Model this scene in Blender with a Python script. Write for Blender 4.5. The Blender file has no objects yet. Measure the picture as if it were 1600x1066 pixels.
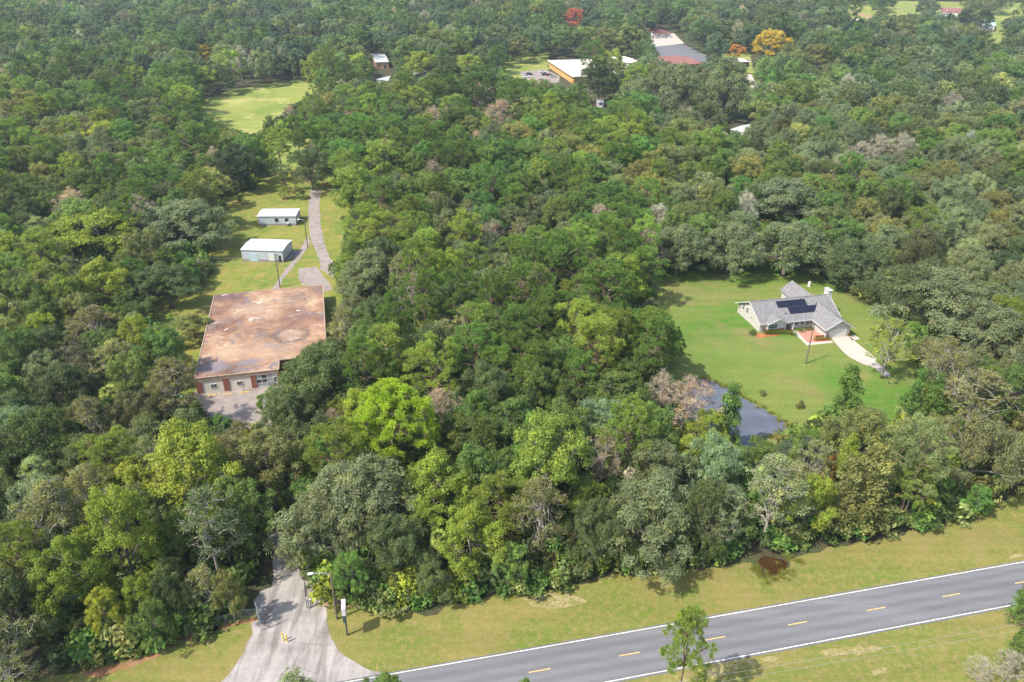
import bpy, bmesh, math, random
import numpy as np
from mathutils import Vector, Matrix

R = math.radians
SC = bpy.context.scene
COL = SC.collection
random.seed(11)
rng = np.random.default_rng(11)

# ------------------------------------------------------------------ camera, sky, sun, exposure
CAM_H, CAM_PITCH, CAM_ROLL, FPX = 84.27, R(28.5), -0.0080, 1200.0
cam_data = bpy.data.cameras.new('camera')
cam = bpy.data.objects.new('camera', cam_data)
COL.objects.link(cam)
cam_data.sensor_width = 36.0
cam_data.lens = 36.0 * FPX / 1600.0
cam_data.clip_start = 0.5
cam_data.clip_end = 12000
cam.matrix_world = (Matrix.Translation((0, 0, CAM_H)) @ Matrix.Rotation(R(90) - CAM_PITCH, 4, 'X')
                    @ Matrix.Rotation(-CAM_ROLL, 4, 'Z'))
SC.camera = cam

SUN_ELEV, SUN_AZ = R(53), R(31 + 180)          # the sun stands behind and left of the camera
sdir = Vector((math.cos(SUN_AZ) * math.cos(SUN_ELEV), math.sin(SUN_AZ) * math.cos(SUN_ELEV), math.sin(SUN_ELEV)))
world = bpy.data.worlds.new('World')
SC.world = world
world.use_nodes = True
wn = world.node_tree
sky = wn.nodes.new('ShaderNodeTexSky')
sky.sky_type = 'NISHITA'
sky.sun_disc = False
sky.sun_elevation = SUN_ELEV
sky.sun_rotation = math.atan2(sdir.x, sdir.y)
sky.air_density = 1.0
sky.dust_density = 2.0
sky.ozone_density = 1.0
wn.links.new(sky.outputs[0], wn.nodes['Background'].inputs[0])
wn.nodes['Background'].inputs[1].default_value = 0.15
sun_data = bpy.data.lights.new('sun', 'SUN')
sun_data.energy = 3.5
sun_data.angle = R(0.6)
sun_data.color = (1.0, 0.94, 0.84)
sun = bpy.data.objects.new('sun', sun_data)
COL.objects.link(sun)
sun.rotation_euler = sdir.to_track_quat('Z', 'Y').to_euler()
SC.view_settings.view_transform = 'Standard'
SC.view_settings.look = 'None'
SC.view_settings.exposure = 0.98
SC.view_settings.gamma = 1
SC.cycles.max_bounces = 6
SC.cycles.diffuse_bounces = 3
SC.cycles.glossy_bounces = 2
SC.cycles.transmission_bounces = 3
SC.cycles.volume_bounces = 0
SC.cycles.transparent_max_bounces = 4

# ------------------------------------------------------------------ where a point of the photograph lies on the ground
_c, _s = math.cos(CAM_PITCH), math.sin(CAM_PITCH)
_cr, _sr = math.cos(CAM_ROLL), math.sin(CAM_ROLL)

def at(u, v, z=0.0):
    X = _cr * (u - 800) + _sr * (v - 533)
    Y = -_sr * (u - 800) + _cr * (v - 533)
    d = (X / FPX, _c - Y / FPX * _s, -_s - Y / FPX * _c)
    t = (z - CAM_H) / d[2]
    return Vector((d[0] * t, d[1] * t, z))

def to_px(x, y, z):
    zz = z - CAM_H
    d = y * _c - zz * _s
    w = y * _s + zz * _c
    X = x / d * FPX
    Y = -w / d * FPX
    return 800 + _cr * X - _sr * Y, 533 + _sr * X + _cr * Y, d

def in_poly(u, v, poly):
    inside = False
    n = len(poly)
    j = n - 1
    for i in range(n):
        xi, yi = poly[i]
        xj, yj = poly[j]
        if (yi > v) != (yj > v) and u < (xj - xi) * (v - yi) / (yj - yi) + xi:
            inside = not inside
        j = i
    return inside

# ------------------------------------------------------------------ object helpers
def link(name, data, parent=None):
    o = bpy.data.objects.new(name, data)
    COL.objects.link(o)
    if parent is not None:
        o.parent = parent
    return o

def tag(o, label=None, cat=None, group=None, kind=None):
    if label: o['label'] = label
    if cat: o['category'] = cat
    if group: o['group'] = group
    if kind: o['kind'] = kind
    return o

def thing(name, label, cat, loc=(0, 0, 0), rz=0.0, group=None):
    o = link(name, None)
    o.location = loc
    o.rotation_euler = (0, 0, rz)
    o.empty_display_size = 0.5
    return tag(o, label, cat, group)

class MB:
    """collects boxes, prisms, tubes; build() links them as one mesh object"""
    def __init__(self):
        self.v = []; self.f = []
    def add(self, vs, fs):
        n = len(self.v)
        self.v += [tuple(p) for p in vs]
        self.f += [tuple(i + n for i in f) for f in fs]
        return self
    def box(self, x0, x1, y0, y1, z0, z1):
        vs = [(x0,y0,z0),(x1,y0,z0),(x1,y1,z0),(x0,y1,z0),(x0,y0,z1),(x1,y0,z1),(x1,y1,z1),(x0,y1,z1)]
        return self.add(vs, [(3,2,1,0),(4,5,6,7),(0,1,5,4),(1,2,6,5),(2,3,7,6),(3,0,4,7)])
    def beam(self, a, b, w, h=None):
        """box section along a-b"""
        a = Vector(a); b = Vector(b); h = h or w
        d = (b - a).normalized()
        s = d.cross(Vector((0, 0, 1)))
        if s.length < 1e-4: s = Vector((1, 0, 0))
        s.normalize(); t = s.cross(d)
        vs = []
        for p in (a, b):
            for q in ((-1,-1),(1,-1),(1,1),(-1,1)):
                vs.append(p + s * (q[0] * w / 2) + t * (q[1] * h / 2))
        return self.add(vs, [(0,1,2,3),(7,6,5,4),(0,4,5,1),(1,5,6,2),(2,6,7,3),(3,7,4,0)])
    def tube(self, pts, rad, n=8, cap=True):
        pts = [Vector(p) for p in pts]
        rad = rad if hasattr(rad, '__len__') else [rad] * len(pts)
        vs = []; fs = []
        for i, p in enumerate(pts):
            d = (pts[min(i + 1, len(pts) - 1)] - pts[max(i - 1, 0)]).normalized()
            s = d.cross(Vector((0.13, 0.2, 1)) if abs(d.z) < 0.9 else Vector((1, 0, 0))).normalized()
            t = d.cross(s)
            for k in range(n):
                a = 2 * math.pi * k / n
                vs.append(p + (s * math.cos(a) + t * math.sin(a)) * rad[i])
        for i in range(len(pts) - 1):
            for k in range(n):
                fs.append((i*n+k, i*n+(k+1)%n, (i+1)*n+(k+1)%n, (i+1)*n+k))
        if cap:
            fs.append(tuple(range(n - 1, -1, -1)))
            fs.append(tuple((len(pts)-1)*n + k for k in range(n)))
        return self.add(vs, fs)
    def slab(self, pts, th):
        """planar polygon with thickness th along its normal (downwards)"""
        pts = [Vector(p) for p in pts]
        nrm = (pts[1] - pts[0]).cross(pts[2] - pts[0]).normalized()
        if nrm.z < 0:
            pts.reverse(); nrm = -nrm
        n = len(pts)
        vs = pts + [p - nrm * th for p in pts]
        fs = [tuple(range(n)), tuple(range(2*n-1, n-1, -1))]
        for i in range(n):
            j = (i + 1) % n
            fs.append((i, i + n, j + n, j))
        return self.add(vs, fs)
    def prism(self, pts2, z0, z1):
        n = len(pts2)
        ar = sum(pts2[i][0]*pts2[(i+1)%n][1] - pts2[(i+1)%n][0]*pts2[i][1] for i in range(n))
        if ar < 0: pts2 = list(reversed(pts2))
        vs = [(p[0], p[1], z0) for p in pts2] + [(p[0], p[1], z1) for p in pts2]
        fs = [tuple(range(n-1, -1, -1)), tuple(range(n, 2*n))]
        for i in range(n):
            j = (i + 1) % n
            fs.append((i, j, j + n, i + n))
        return self.add(vs, fs)
    def mesh(self, name, m):
        me = bpy.data.meshes.new(name)
        me.from_pydata(self.v, [], self.f)
        me.materials.append(m)
        me.update()
        return me
    def build(self, name, m, parent=None, smooth=False):
        me = self.mesh(name, m)
        if smooth:
            me.polygons.foreach_set('use_smooth', [True] * len(me.polygons))
        return link(name, me, parent)

# ------------------------------------------------------------------ materials
def new_mat(name):
    m = bpy.data.materials.new(name)
    m.use_nodes = True
    nt = m.node_tree
    return m, nt, nt.nodes['Principled BSDF']

def nd(nt, typ, **kw):
    n = nt.nodes.new(typ)
    for k, v in kw.items():
        if k.startswith('_'): setattr(n, k[1:], v)
        else: n.inputs[k].default_value = v
    return n

def ramp(nt, fac, stops, interp='LINEAR'):
    r = nt.nodes.new('ShaderNodeValToRGB')
    r.color_ramp.interpolation = interp
    el = r.color_ramp.elements
    while len(el) > 1: el.remove(el[-1])
    el[0].position = stops[0][0]; el[0].color = (*stops[0][1], 1)
    for p, c in stops[1:]:
        e = el.new(p); e.color = (*c, 1)
    nt.links.new(fac, r.inputs[0])
    return r.outputs[0]

def noise(nt, scale, detail=4, rough=0.6, stretch=None, coord='Object', rot=0.0, dist=0.0):
    tc = nt.nodes.new('ShaderNodeTexCoord')
    n = nd(nt, 'ShaderNodeTexNoise', Scale=scale, Detail=detail, Roughness=rough, Distortion=dist)
    if stretch or rot:
        mp = nt.nodes.new('ShaderNodeMapping')
        mp.inputs['Rotation'].default_value = (0, 0, rot)
        mp.inputs['Scale'].default_value = stretch or (1, 1, 1)
        nt.links.new(tc.outputs[coord], mp.inputs[0])
        nt.links.new(mp.outputs[0], n.inputs['Vector'])
    else:
        nt.links.new(tc.outputs[coord], n.inputs['Vector'])
    return n.outputs['Fac']

def mix(nt, fac, a, b, mode='MIX'):
    m = nt.nodes.new('ShaderNodeMix')
    m.data_type = 'RGBA'; m.blend_type = mode
    for s, x in ((m.inputs[0], fac), (m.inputs[6], a), (m.inputs[7], b)):
        if hasattr(x, 'is_linked') or isinstance(x, bpy.types.NodeSocket): nt.links.new(x, s)
        elif isinstance(x, (tuple, list)): s.default_value = (*x, 1) if len(x) == 3 else x
        else: s.default_value = x
    return m.outputs[2]

def bump(nt, bs, h, strength=0.4, dist=0.05):
    b = nd(nt, 'ShaderNodeBump', Strength=strength, Distance=dist)
    nt.links.new(h, b.inputs['Height'])
    nt.links.new(b.outputs[0], bs.inputs['Normal'])

def plain(name, c, rough=0.6, metal=0.0, var=0.15, scale=3.0):
    m, nt, bs = new_mat(name)
    f = noise(nt, scale, 5, 0.65)
    d = tuple(x * (1 - var) for x in c); l = tuple(min(1, x * (1 + var)) for x in c)
    nt.links.new(ramp(nt, f, [(0.3, d), (0.7, l)]), bs.inputs['Base Color'])
    bs.inputs['Roughness'].default_value = rough
    bs.inputs['Metallic'].default_value = metal
    bs.inputs['Specular IOR Level'].default_value = 0.3
    return m

def ground_mat(name, cols, patch=0.06, fine=1.6, third=None, dry=None, stripes=None, bmp=0.5, dryth=(0.5, 0.62), lumpy=0.35, tscale=0.45):
    """cols = two main colours; dry = a colour for worn patches; third mixes at small scale; stripes=(scale, rot, amount) mower lines"""
    m, nt, bs = new_mat(name)
    c = ramp(nt, noise(nt, patch, 4, 0.6), [(0.42, cols[0]), (0.58, cols[1])])
    if dry:
        f = ramp(nt, noise(nt, patch * 2.3, 6, 0.66, dist=0.6), [(dryth[0], (0, 0, 0)), (dryth[1], (1, 1, 1))])
        c = mix(nt, f, c, dry)
    if third:
        f = ramp(nt, noise(nt, tscale, 5, 0.7), [(0.45, (0, 0, 0)), (0.72, (1, 1, 1))])
        c = mix(nt, f, c, third)
    if stripes:
        f = noise(nt, stripes[0], 3, 0.5, stretch=(0.04, 1, 1), rot=stripes[1])
        lo, hi = 1 - stripes[2], 1 + stripes[2]
        c = mix(nt, 1.0, c, ramp(nt, f, [(0.35, (lo, lo, lo)), (0.65, (hi, hi, hi))]), 'MULTIPLY')
    g = noise(nt, fine, 8, 0.78)
    lo, hi = 1 - lumpy, 1 + lumpy
    c = mix(nt, 1.0, c, ramp(nt, g, [(0.32, (lo, lo, lo)), (0.68, (hi, hi, hi))]), 'MULTIPLY')
    nt.links.new(c, bs.inputs['Base Color'])
    bs.inputs['Roughness'].default_value = 0.9
    bs.inputs['Specular IOR Level'].default_value = 0.15
    bump(nt, bs, g, bmp, 0.25)
    return m

M = {}
M['floor'] = ground_mat('forest floor', ((0.055, 0.05, 0.028), (0.06, 0.075, 0.028)), 0.08, 1.2, third=(0.1, 0.075, 0.045))
M['lawn'] = ground_mat('mown lawn', ((0.075, 0.165, 0.02), (0.155, 0.19, 0.042)), 0.03, 2.2, dry=(0.2, 0.175, 0.065),
                       stripes=(0.55, R(-28), 0.07), dryth=(0.5, 0.66), third=(0.14, 0.165, 0.045), lumpy=0.28)
M['yard'] = ground_mat('yard grass', ((0.11, 0.165, 0.024), (0.18, 0.195, 0.032)), 0.07, 2.0, dry=(0.27, 0.185, 0.07),
                       stripes=(0.9, R(60), 0.07), dryth=(0.5, 0.66), third=(0.24, 0.22, 0.06), lumpy=0.25)
M['field'] = ground_mat('field grass', ((0.155, 0.205, 0.04), (0.22, 0.25, 0.055)), 0.03, 1.0, dry=(0.32, 0.31, 0.1), stripes=(0.25, R(20), 0.05), lumpy=0.15)
M['verge'] = ground_mat('rough verge grass', ((0.14, 0.155, 0.033), (0.195, 0.175, 0.05)), 0.05, 3.2, third=(0.25, 0.19, 0.08), tscale=1.1,
                        dry=(0.12, 0.16, 0.025), dryth=(0.47, 0.62), lumpy=0.22, stripes=(0.8, R(12.5), 0.06), bmp=0.35)
M['soil'] = ground_mat('bare reddish soil', ((0.3, 0.2, 0.12), (0.4, 0.27, 0.17)), 0.3, 2.0, third=(0.2, 0.18, 0.06))
M['sand'] = ground_mat('thin sandy turf', ((0.2, 0.185, 0.06), (0.31, 0.25, 0.13)), 0.5, 2.0, third=(0.19, 0.19, 0.045), tscale=1.2)
M['mulch'] = ground_mat('orange mulch', ((0.34, 0.11, 0.045), (0.4, 0.16, 0.07)), 0.5, 5.0)
M['leaf_litter'] = ground_mat('reddish leaf litter', ((0.24, 0.12, 0.06), (0.32, 0.17, 0.09)), 0.4, 2.2, third=(0.14, 0.13, 0.05), lumpy=0.4)

def concrete_mat(name, a, b, scale=0.5, stain=(0.16, 0.15, 0.14), amt=(0.58, 0.78), cracks=True, streak=None):
    m, nt, bs = new_mat(name)
    c = ramp(nt, noise(nt, scale, 6, 0.65, dist=0.4), [(0.35, a), (0.65, b)])
    f = ramp(nt, noise(nt, scale * 0.6, 6, 0.7, dist=1.0), [(amt[0], (0, 0, 0)), (amt[1], (1, 1, 1))])
    c = mix(nt, f, c, stain)
    if cracks:
        tc = nt.nodes.new('ShaderNodeTexCoord')
        wob = nd(nt, 'ShaderNodeTexNoise', Scale=0.8, Detail=5.0)
        nt.links.new(tc.outputs['Object'], wob.inputs['Vector'])
        off = mix(nt, 0.35, tc.outputs['Object'], wob.outputs['Color'])
        vo = nd(nt, 'ShaderNodeTexVoronoi', Scale=0.13, _feature='DISTANCE_TO_EDGE')
        nt.links.new(off, vo.inputs['Vector'])
        c = mix(nt, ramp(nt, vo.outputs['Distance'], [(0.0, (0.4, 0.4, 0.4)), (0.006, (0, 0, 0))]), c, (0.1, 0.09, 0.08))
    if streak is not None:
        f = noise(nt, 0.7, 6, 0.65, stretch=(1, 0.12, 1), rot=streak)
        c = mix(nt, 1.0, c, ramp(nt, f, [(0.38, (0.66, 0.64, 0.62)), (0.5, (1, 1, 1)), (0.64, (1.14, 1.13, 1.12))]), 'MULTIPLY')
    g = noise(nt, 6, 6, 0.7)
    c = mix(nt, 1.0, c, ramp(nt, g, [(0.3, (0.86, 0.86, 0.86)), (0.7, (1.12, 1.12, 1.12))]), 'MULTIPLY')
    nt.links.new(c, bs.inputs['Base Color'])
    bs.inputs['Roughness'].default_value = 0.85
    bump(nt, bs, g, 0.2, 0.02)
    return m

M['apron'] = concrete_mat('worn grey asphalt drive', (0.25, 0.23, 0.215), (0.34, 0.31, 0.29), 0.35, (0.19, 0.175, 0.165), (0.52, 0.8), streak=R(-12))
M['old_drive'] = concrete_mat('old cracked drive', (0.22, 0.185, 0.165), (0.3, 0.255, 0.225), 0.5, (0.17, 0.14, 0.12), (0.5, 0.75))
M['concrete'] = concrete_mat('pale concrete', (0.4, 0.35, 0.3), (0.48, 0.42, 0.36), 0.5, (0.5, 0.38, 0.31), (0.6, 0.8), False)
M['asphalt'] = None
m, nt, bs = new_mat('road asphalt')
ax = R(12.5)
c = ramp(nt, noise(nt, 0.5, 5, 0.6, stretch=(0.05, 1, 1), rot=-ax), [(0.3, (0.12, 0.12, 0.127)), (0.7, (0.162, 0.162, 0.168))])
tc = nt.nodes.new('ShaderNodeTexCoord')
mp = nt.nodes.new('ShaderNodeMapping'); mp.inputs['Rotation'].default_value = (0, 0, -0.219); mp.inputs['Location'].default_value = (0, 0.35, 0)
nt.links.new(tc.outputs['Object'], mp.inputs[0])
wv = nd(nt, 'ShaderNodeTexWave', Scale=0.18, Distortion=1.2, Detail=3.0, _bands_direction='Y')
nt.links.new(mp.outputs[0], wv.inputs['Vector'])
c = mix(nt, 1.0, c, ramp(nt, wv.outputs['Fac'], [(0.2, (0.9, 0.9, 0.9)), (0.8, (1.07, 1.07, 1.07))]), 'MULTIPLY')
c = mix(nt, ramp(nt, noise(nt, 0.25, 6, 0.7, stretch=(0.12, 1, 1), rot=-ax), [(0.56, (0, 0, 0)), (0.8, (0.7, 0.7, 0.7))]), c, (0.23, 0.225, 0.23))
g = noise(nt, 9, 6, 0.8)
c = mix(nt, 1.0, c, ramp(nt, g, [(0.3, (0.84, 0.84, 0.84)), (0.7, (1.14, 1.14, 1.14))]), 'MULTIPLY')
nt.links.new(c, bs.inputs['Base Color'])
bs.inputs['Roughness'].default_value = 0.8
bump(nt, bs, g, 0.2, 0.01)
M['asphalt'] = m
M['white_line'] = plain('worn white road paint', (0.66, 0.63, 0.54), 0.6, var=0.3, scale=2.5)
M['yellow_line'] = plain('worn yellow road paint', (0.68, 0.42, 0.14), 0.6, var=0.2, scale=2.5)
M['white_paint'] = plain('white paint', (0.62, 0.61, 0.58), 0.5, var=0.06)
M['cream'] = plain('cream painted wall', (0.66, 0.61, 0.53), 0.7, var=0.06)
M['siding'] = plain('pale siding', (0.49, 0.46, 0.43), 0.6, var=0.05)
M['trim'] = plain('grey trim', (0.5, 0.49, 0.47), 0.6, var=0.08)
M['brick'] = plain('red brick', (0.25, 0.095, 0.06), 0.85, var=0.35, scale=9)
M['patio_brick'] = plain('orange brick paving', (0.38, 0.19, 0.13), 0.85, var=0.3, scale=6)
M['glass'] = plain('dark window glass', (0.035, 0.045, 0.05), 0.12, var=0.2)
M['glass'].node_tree.nodes['Principled BSDF'].inputs['Specular IOR Level'].default_value = 0.6
M['dark'] = plain('near black', (0.03, 0.028, 0.026), 0.9)  # one near-black colour for shed door, shed panes and pavilion block
M['wood_pole'] = plain('weathered pole wood', (0.16, 0.125, 0.1), 0.9, var=0.3, scale=6)
M['grey_metal'] = plain('galvanised metal', (0.42, 0.43, 0.44), 0.45, metal=0.4)
M['dark_metal'] = plain('dark painted metal', (0.06, 0.07, 0.075), 0.5)
M['yellow_paint'] = plain('yellow paint', (0.72, 0.5, 0.1), 0.5, var=0.15)
M['solar'] = plain('solar module', (0.014, 0.016, 0.03), 0.35, var=0.2)
M['wire'] = plain('wire', (0.25, 0.25, 0.25), 0.5)
M['ochre'] = plain('ochre wall', (0.55, 0.33, 0.12), 0.8, var=0.1)
M['tan'] = plain('tan wall', (0.42, 0.28, 0.16), 0.8, var=0.2)
M['red_roof'] = plain('faded red roof', (0.25, 0.105, 0.08), 0.7, var=0.25, scale=0.6)
M['teal'] = plain('pale teal roof', (0.36, 0.46, 0.44), 0.6)
M['car_white'] = plain('white car paint', (0.75, 0.75, 0.75), 0.25, var=0.02)
M['car_dark'] = plain('dark car paint', (0.04, 0.045, 0.06), 0.2, var=0.02)
M['car_red'] = plain('maroon car paint', (0.2, 0.03, 0.03), 0.2, var=0.02)
M['car_silver'] = plain('silver car paint', (0.45, 0.46, 0.48), 0.25, var=0.02)
M['tyre'] = plain('tyre rubber', (0.02, 0.02, 0.02), 0.9)

# water
def water_mat(name, col, rough, bstr):
    m, nt, bs = new_mat(name)
    g = noise(nt, 1.2, 4, 0.6)
    nt.links.new(ramp(nt, noise(nt, 0.2, 4, 0.6), [(0.35, col), (0.7, tuple(x * 1.5 for x in col))]), bs.inputs['Base Color'])
    bs.inputs['Roughness'].default_value = rough
    bs.inputs['IOR'].default_value = 1.33
    bs.inputs['Specular IOR Level'].default_value = 0.9
    bump(nt, bs, g, bstr, 0.05)
    return m
M['water'] = water_mat('pond water', (0.085, 0.093, 0.115), 0.16, 0.1)
M['tannin'] = water_mat('brown tannin water', (0.035, 0.017, 0.007), 0.12, 0.05)

# stained flat roof
m, nt, bs = new_mat('rust stained flat roof')
c = ramp(nt, noise(nt, 0.09, 9, 0.72, dist=0.2), [(0.38, (0.1, 0.057, 0.038)), (0.46, (0.19, 0.1, 0.06)), (0.54, (0.3, 0.172, 0.1)), (0.64, (0.41, 0.29, 0.18))])
c = mix(nt, ramp(nt, noise(nt, 0.2, 9, 0.75, dist=0.3), [(0.53, (0, 0, 0)), (0.6, (0.85, 0.85, 0.85))]), c, (0.17, 0.12, 0.105))
c = mix(nt, ramp(nt, noise(nt, 0.5, 8, 0.75, stretch=(0.5, 1, 1), dist=0.2), [(0.56, (0, 0, 0)), (0.64, (0.75, 0.75, 0.75))]), c, (0.5, 0.4, 0.32))
c = mix(nt, ramp(nt, noise(nt, 0.22, 5, 0.7, dist=0.5, stretch=(1, 1.4, 1)), [(0.59, (0, 0, 0)), (0.65, (0.9, 0.9, 0.9))]), c, (0.14, 0.13, 0.15))
tc = nt.nodes.new('ShaderNodeTexCoord')
sp = nt.nodes.new('ShaderNodeSeparateXYZ'); nt.links.new(tc.outputs['Object'], sp.inputs[0])
def stain(c, x, y, rx, ry, col, k, ring=False):
    tc_ = nt.nodes.new('ShaderNodeTexCoord')
    mp_ = nt.nodes.new('ShaderNodeMapping'); mp_.vector_type = 'TEXTURE'
    mp_.inputs['Location'].default_value = (x, y, 3.6); mp_.inputs['Scale'].default_value = (rx, ry, 40)
    wob_ = nd(nt, 'ShaderNodeTexNoise', Scale=0.35, Detail=7.0, Roughness=0.7)
    nt.links.new(tc_.outputs['Object'], wob_.inputs['Vector'])
    nt.links.new(tc_.outputs['Object'], mp_.inputs[0])
    ln = nt.nodes.new('ShaderNodeVectorMath'); ln.operation = 'LENGTH'
    nt.links.new(mp_.outputs[0], ln.inputs[0])
    ad_ = nd(nt, 'ShaderNodeMath', _operation='MULTIPLY_ADD')
    nt.links.new(wob_.outputs['Fac'], ad_.inputs[0]); ad_.inputs[1].default_value = 1.8; nt.links.new(ln.outputs['Value'], ad_.inputs[2])
    sb_ = nd(nt, 'ShaderNodeMath', _operation='SUBTRACT'); nt.links.new(ad_.outputs[0], sb_.inputs[0]); sb_.inputs[1].default_value = 0.9
    st = [(0.0, (0, 0, 0)), (0.62, (0, 0, 0)), (0.8, (k, k, k)), (1.0, (0, 0, 0))] if ring else [(0.35, (k, k, k)), (1.0, (0, 0, 0))]
    return mix(nt, ramp(nt, sb_.outputs[0], st), c, col)
c = stain(c, 9.5, 30, 6, 5, (0.4, 0.28, 0.19), .65)
c = stain(c, 12, 9, 14, 7, (0.4, 0.27, 0.17), .5)
c = stain(c, 2, 38.5, 7, 4, (0.1, 0.06, 0.06), .8)
c = stain(c, 20, 35, 5, 5, (0.17, 0.11, 0.08), .7)
c = stain(c, 19, 24, 7, 7, (0.19, 0.1, 0.07), .55)
c = stain(c, 3.5, 4.0, 4, 3.0, (0.17, 0.16, 0.19), .75)
c = stain(c, 10.0, 4.5, 3, 2.0, (0.15, 0.14, 0.18), .7)
c = stain(c, 14.0, 10.5, 3, 1.5, (0.2, 0.18, 0.2), .6)
c = stain(c, 18.5, 15.0, 3.2, 3.0, (0.36, 0.26, 0.19), .5)
c = stain(c, 18.5, 15.0, 4.4, 4.2, (0.09, 0.065, 0.06), .85, True)
g = noise(nt, 2.5, 7, 0.75)
c = mix(nt, 1.0, c, ramp(nt, g, [(0.3, (0.78, 0.78, 0.78)), (0.7, (1.2, 1.2, 1.2))]), 'MULTIPLY')
nt.links.new(c, bs.inputs['Base Color'])
bs.inputs['Roughness'].default_value = 0.85
bump(nt, bs, g, 0.3, 0.03)
M['flat_roof'] = m

# corrugated metal
def corrugated(name, c, rustz=0.0, axis='X'):
    m, nt, bs = new_mat(name)
    tc = nt.nodes.new('ShaderNodeTexCoord')
    wv = nd(nt, 'ShaderNodeTexWave', Scale=1.2, _bands_direction=axis)
    nt.links.new(tc.outputs['Object'], wv.inputs['Vector'])
    col = ramp(nt, noise(nt, 0.7, 5, 0.7), [(0.35, tuple(x * 0.86 for x in c)), (0.65, c)])
    if rustz:
        sp = nt.nodes.new('ShaderNodeSeparateXYZ'); nt.links.new(tc.outputs['Object'], sp.inputs[0])
        ad = nd(nt, 'ShaderNodeMath', _operation='MULTIPLY_ADD')
        nt.links.new(noise(nt, 1.5, 5, 0.7), ad.inputs[0]); ad.inputs[1].default_value = -1.2
        nt.links.new(sp.outputs['Z'], ad.inputs[2])
        f = ramp(nt, ad.outputs[0], [(0.0, (0.8, 0.8, 0.8)), (rustz, (0, 0, 0))])
        col = mix(nt, f, col, (0.24, 0.17, 0.13))
    nt.links.new(col, bs.inputs['Base Color'])
    bs.inputs['Roughness'].default_value = 0.45
    bs.inputs['Metallic'].default_value = 0.1
    bump(nt, bs, wv.outputs['Fac'], 0.5, 0.04)
    return m
M['shed_wall'] = corrugated('galvanised shed wall', (0.5, 0.54, 0.6), 0.22)
M['shed_roof'] = corrugated('white metal roof', (0.56, 0.56, 0.54), 0.0)

# shingles
m, nt, bs = new_mat('grey shingle roof')
tc = nt.nodes.new('ShaderNodeTexCoord')
br = nd(nt, 'ShaderNodeTexBrick', Scale=1.0)
br.inputs['Brick Width'].default_value = 0.32; br.inputs['Row Height'].default_value = 0.14; br.inputs['Mortar Size'].default_value = 0.008
br.inputs['Color1'].default_value = (0.15, 0.147, 0.15, 1); br.inputs['Color2'].default_value = (0.245, 0.238, 0.236, 1); br.inputs['Mortar'].default_value = (0.1, 0.098, 0.098, 1)
nt.links.new(tc.outputs['Object'], br.inputs['Vector'])
c = mix(nt, 1.0, br.outputs['Color'], ramp(nt, noise(nt, 2.0, 6, 0.75), [(0.3, (0.78, 0.78, 0.78)), (0.7, (1.18, 1.17, 1.16))]), 'MULTIPLY')
nt.links.new(c, bs.inputs['Base Color'])
bs.inputs['Roughness'].default_value = 0.9
bump(nt, bs, br.outputs['Fac'], 0.3, 0.02)
M['shingle'] = m

# leaves: 'tint' sits on each tree (object property or instance attribute), 'tone' / 'warm' vary leaf by leaf
def leaf_mat(name, transl=0.4):
    m, nt, bs = new_mat(name)
    ti = nt.nodes.new('ShaderNodeAttribute'); ti.attribute_type = 'INSTANCER'; ti.attribute_name = 'tint'
    to = nt.nodes.new('ShaderNodeAttribute'); to.attribute_type = 'GEOMETRY'; to.attribute_name = 'tone'
    wa = nt.nodes.new('ShaderNodeAttribute'); wa.attribute_type = 'GEOMETRY'; wa.attribute_name = 'warm'
    warmc = mix(nt, 1.0, ti.outputs['Color'], (1.45, 1.2, 0.85), 'MULTIPLY')
    c = mix(nt, wa.outputs['Fac'], ti.outputs['Color'], warmc)
    vm = nt.nodes.new('ShaderNodeVectorMath'); vm.operation = 'SCALE'
    nt.links.new(c, vm.inputs[0]); nt.links.new(to.outputs['Fac'], vm.inputs['Scale'])
    nt.links.new(vm.outputs[0], bs.inputs['Base Color'])
    bs.inputs['Roughness'].default_value = 0.55
    bs.inputs['Specular IOR Level'].default_value = 0.22
    tr = nt.nodes.new('ShaderNodeBsdfTranslucent')
    tc2 = mix(nt, 1.0, vm.outputs[0], (1.25, 1.35, 0.7), 'MULTIPLY')
    nt.links.new(tc2, tr.inputs['Color'])
    ms = nt.nodes.new('ShaderNodeMixShader'); ms.inputs[0].default_value = transl
    nt.links.new(bs.outputs[0], ms.inputs[1]); nt.links.new(tr.outputs[0], ms.inputs[2])
    nt.links.new(ms.outputs[0], nt.nodes['Material Output'].inputs['Surface'])
    return m
M['leaf'] = leaf_mat('leaves')
def bark_mat(name, a, b):
    m, nt, bs = new_mat(name)
    g = noise(nt, 3.0, 6, 0.7, stretch=(1, 1, 0.25))
    nt.links.new(ramp(nt, g, [(0.35, a), (0.65, b)]), bs.inputs['Base Color'])
    bs.inputs['Roughness'].default_value = 0.9
    bump(nt, bs, g, 0.5, 0.03)
    return m
M['bark'] = bark_mat('grey brown bark', (0.1, 0.08, 0.062), (0.21, 0.18, 0.145))
M['bark_pale'] = bark_mat('pale bark', (0.26, 0.225, 0.19), (0.42, 0.375, 0.32))
M['bark_pine'] = bark_mat('red brown pine bark', (0.13, 0.08, 0.055), (0.27, 0.19, 0.14))
# ------------------------------------------------------------------ tree meshes
def unit(a):
    return a / (np.linalg.norm(a, axis=-1, keepdims=True) + 1e-9)

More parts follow.
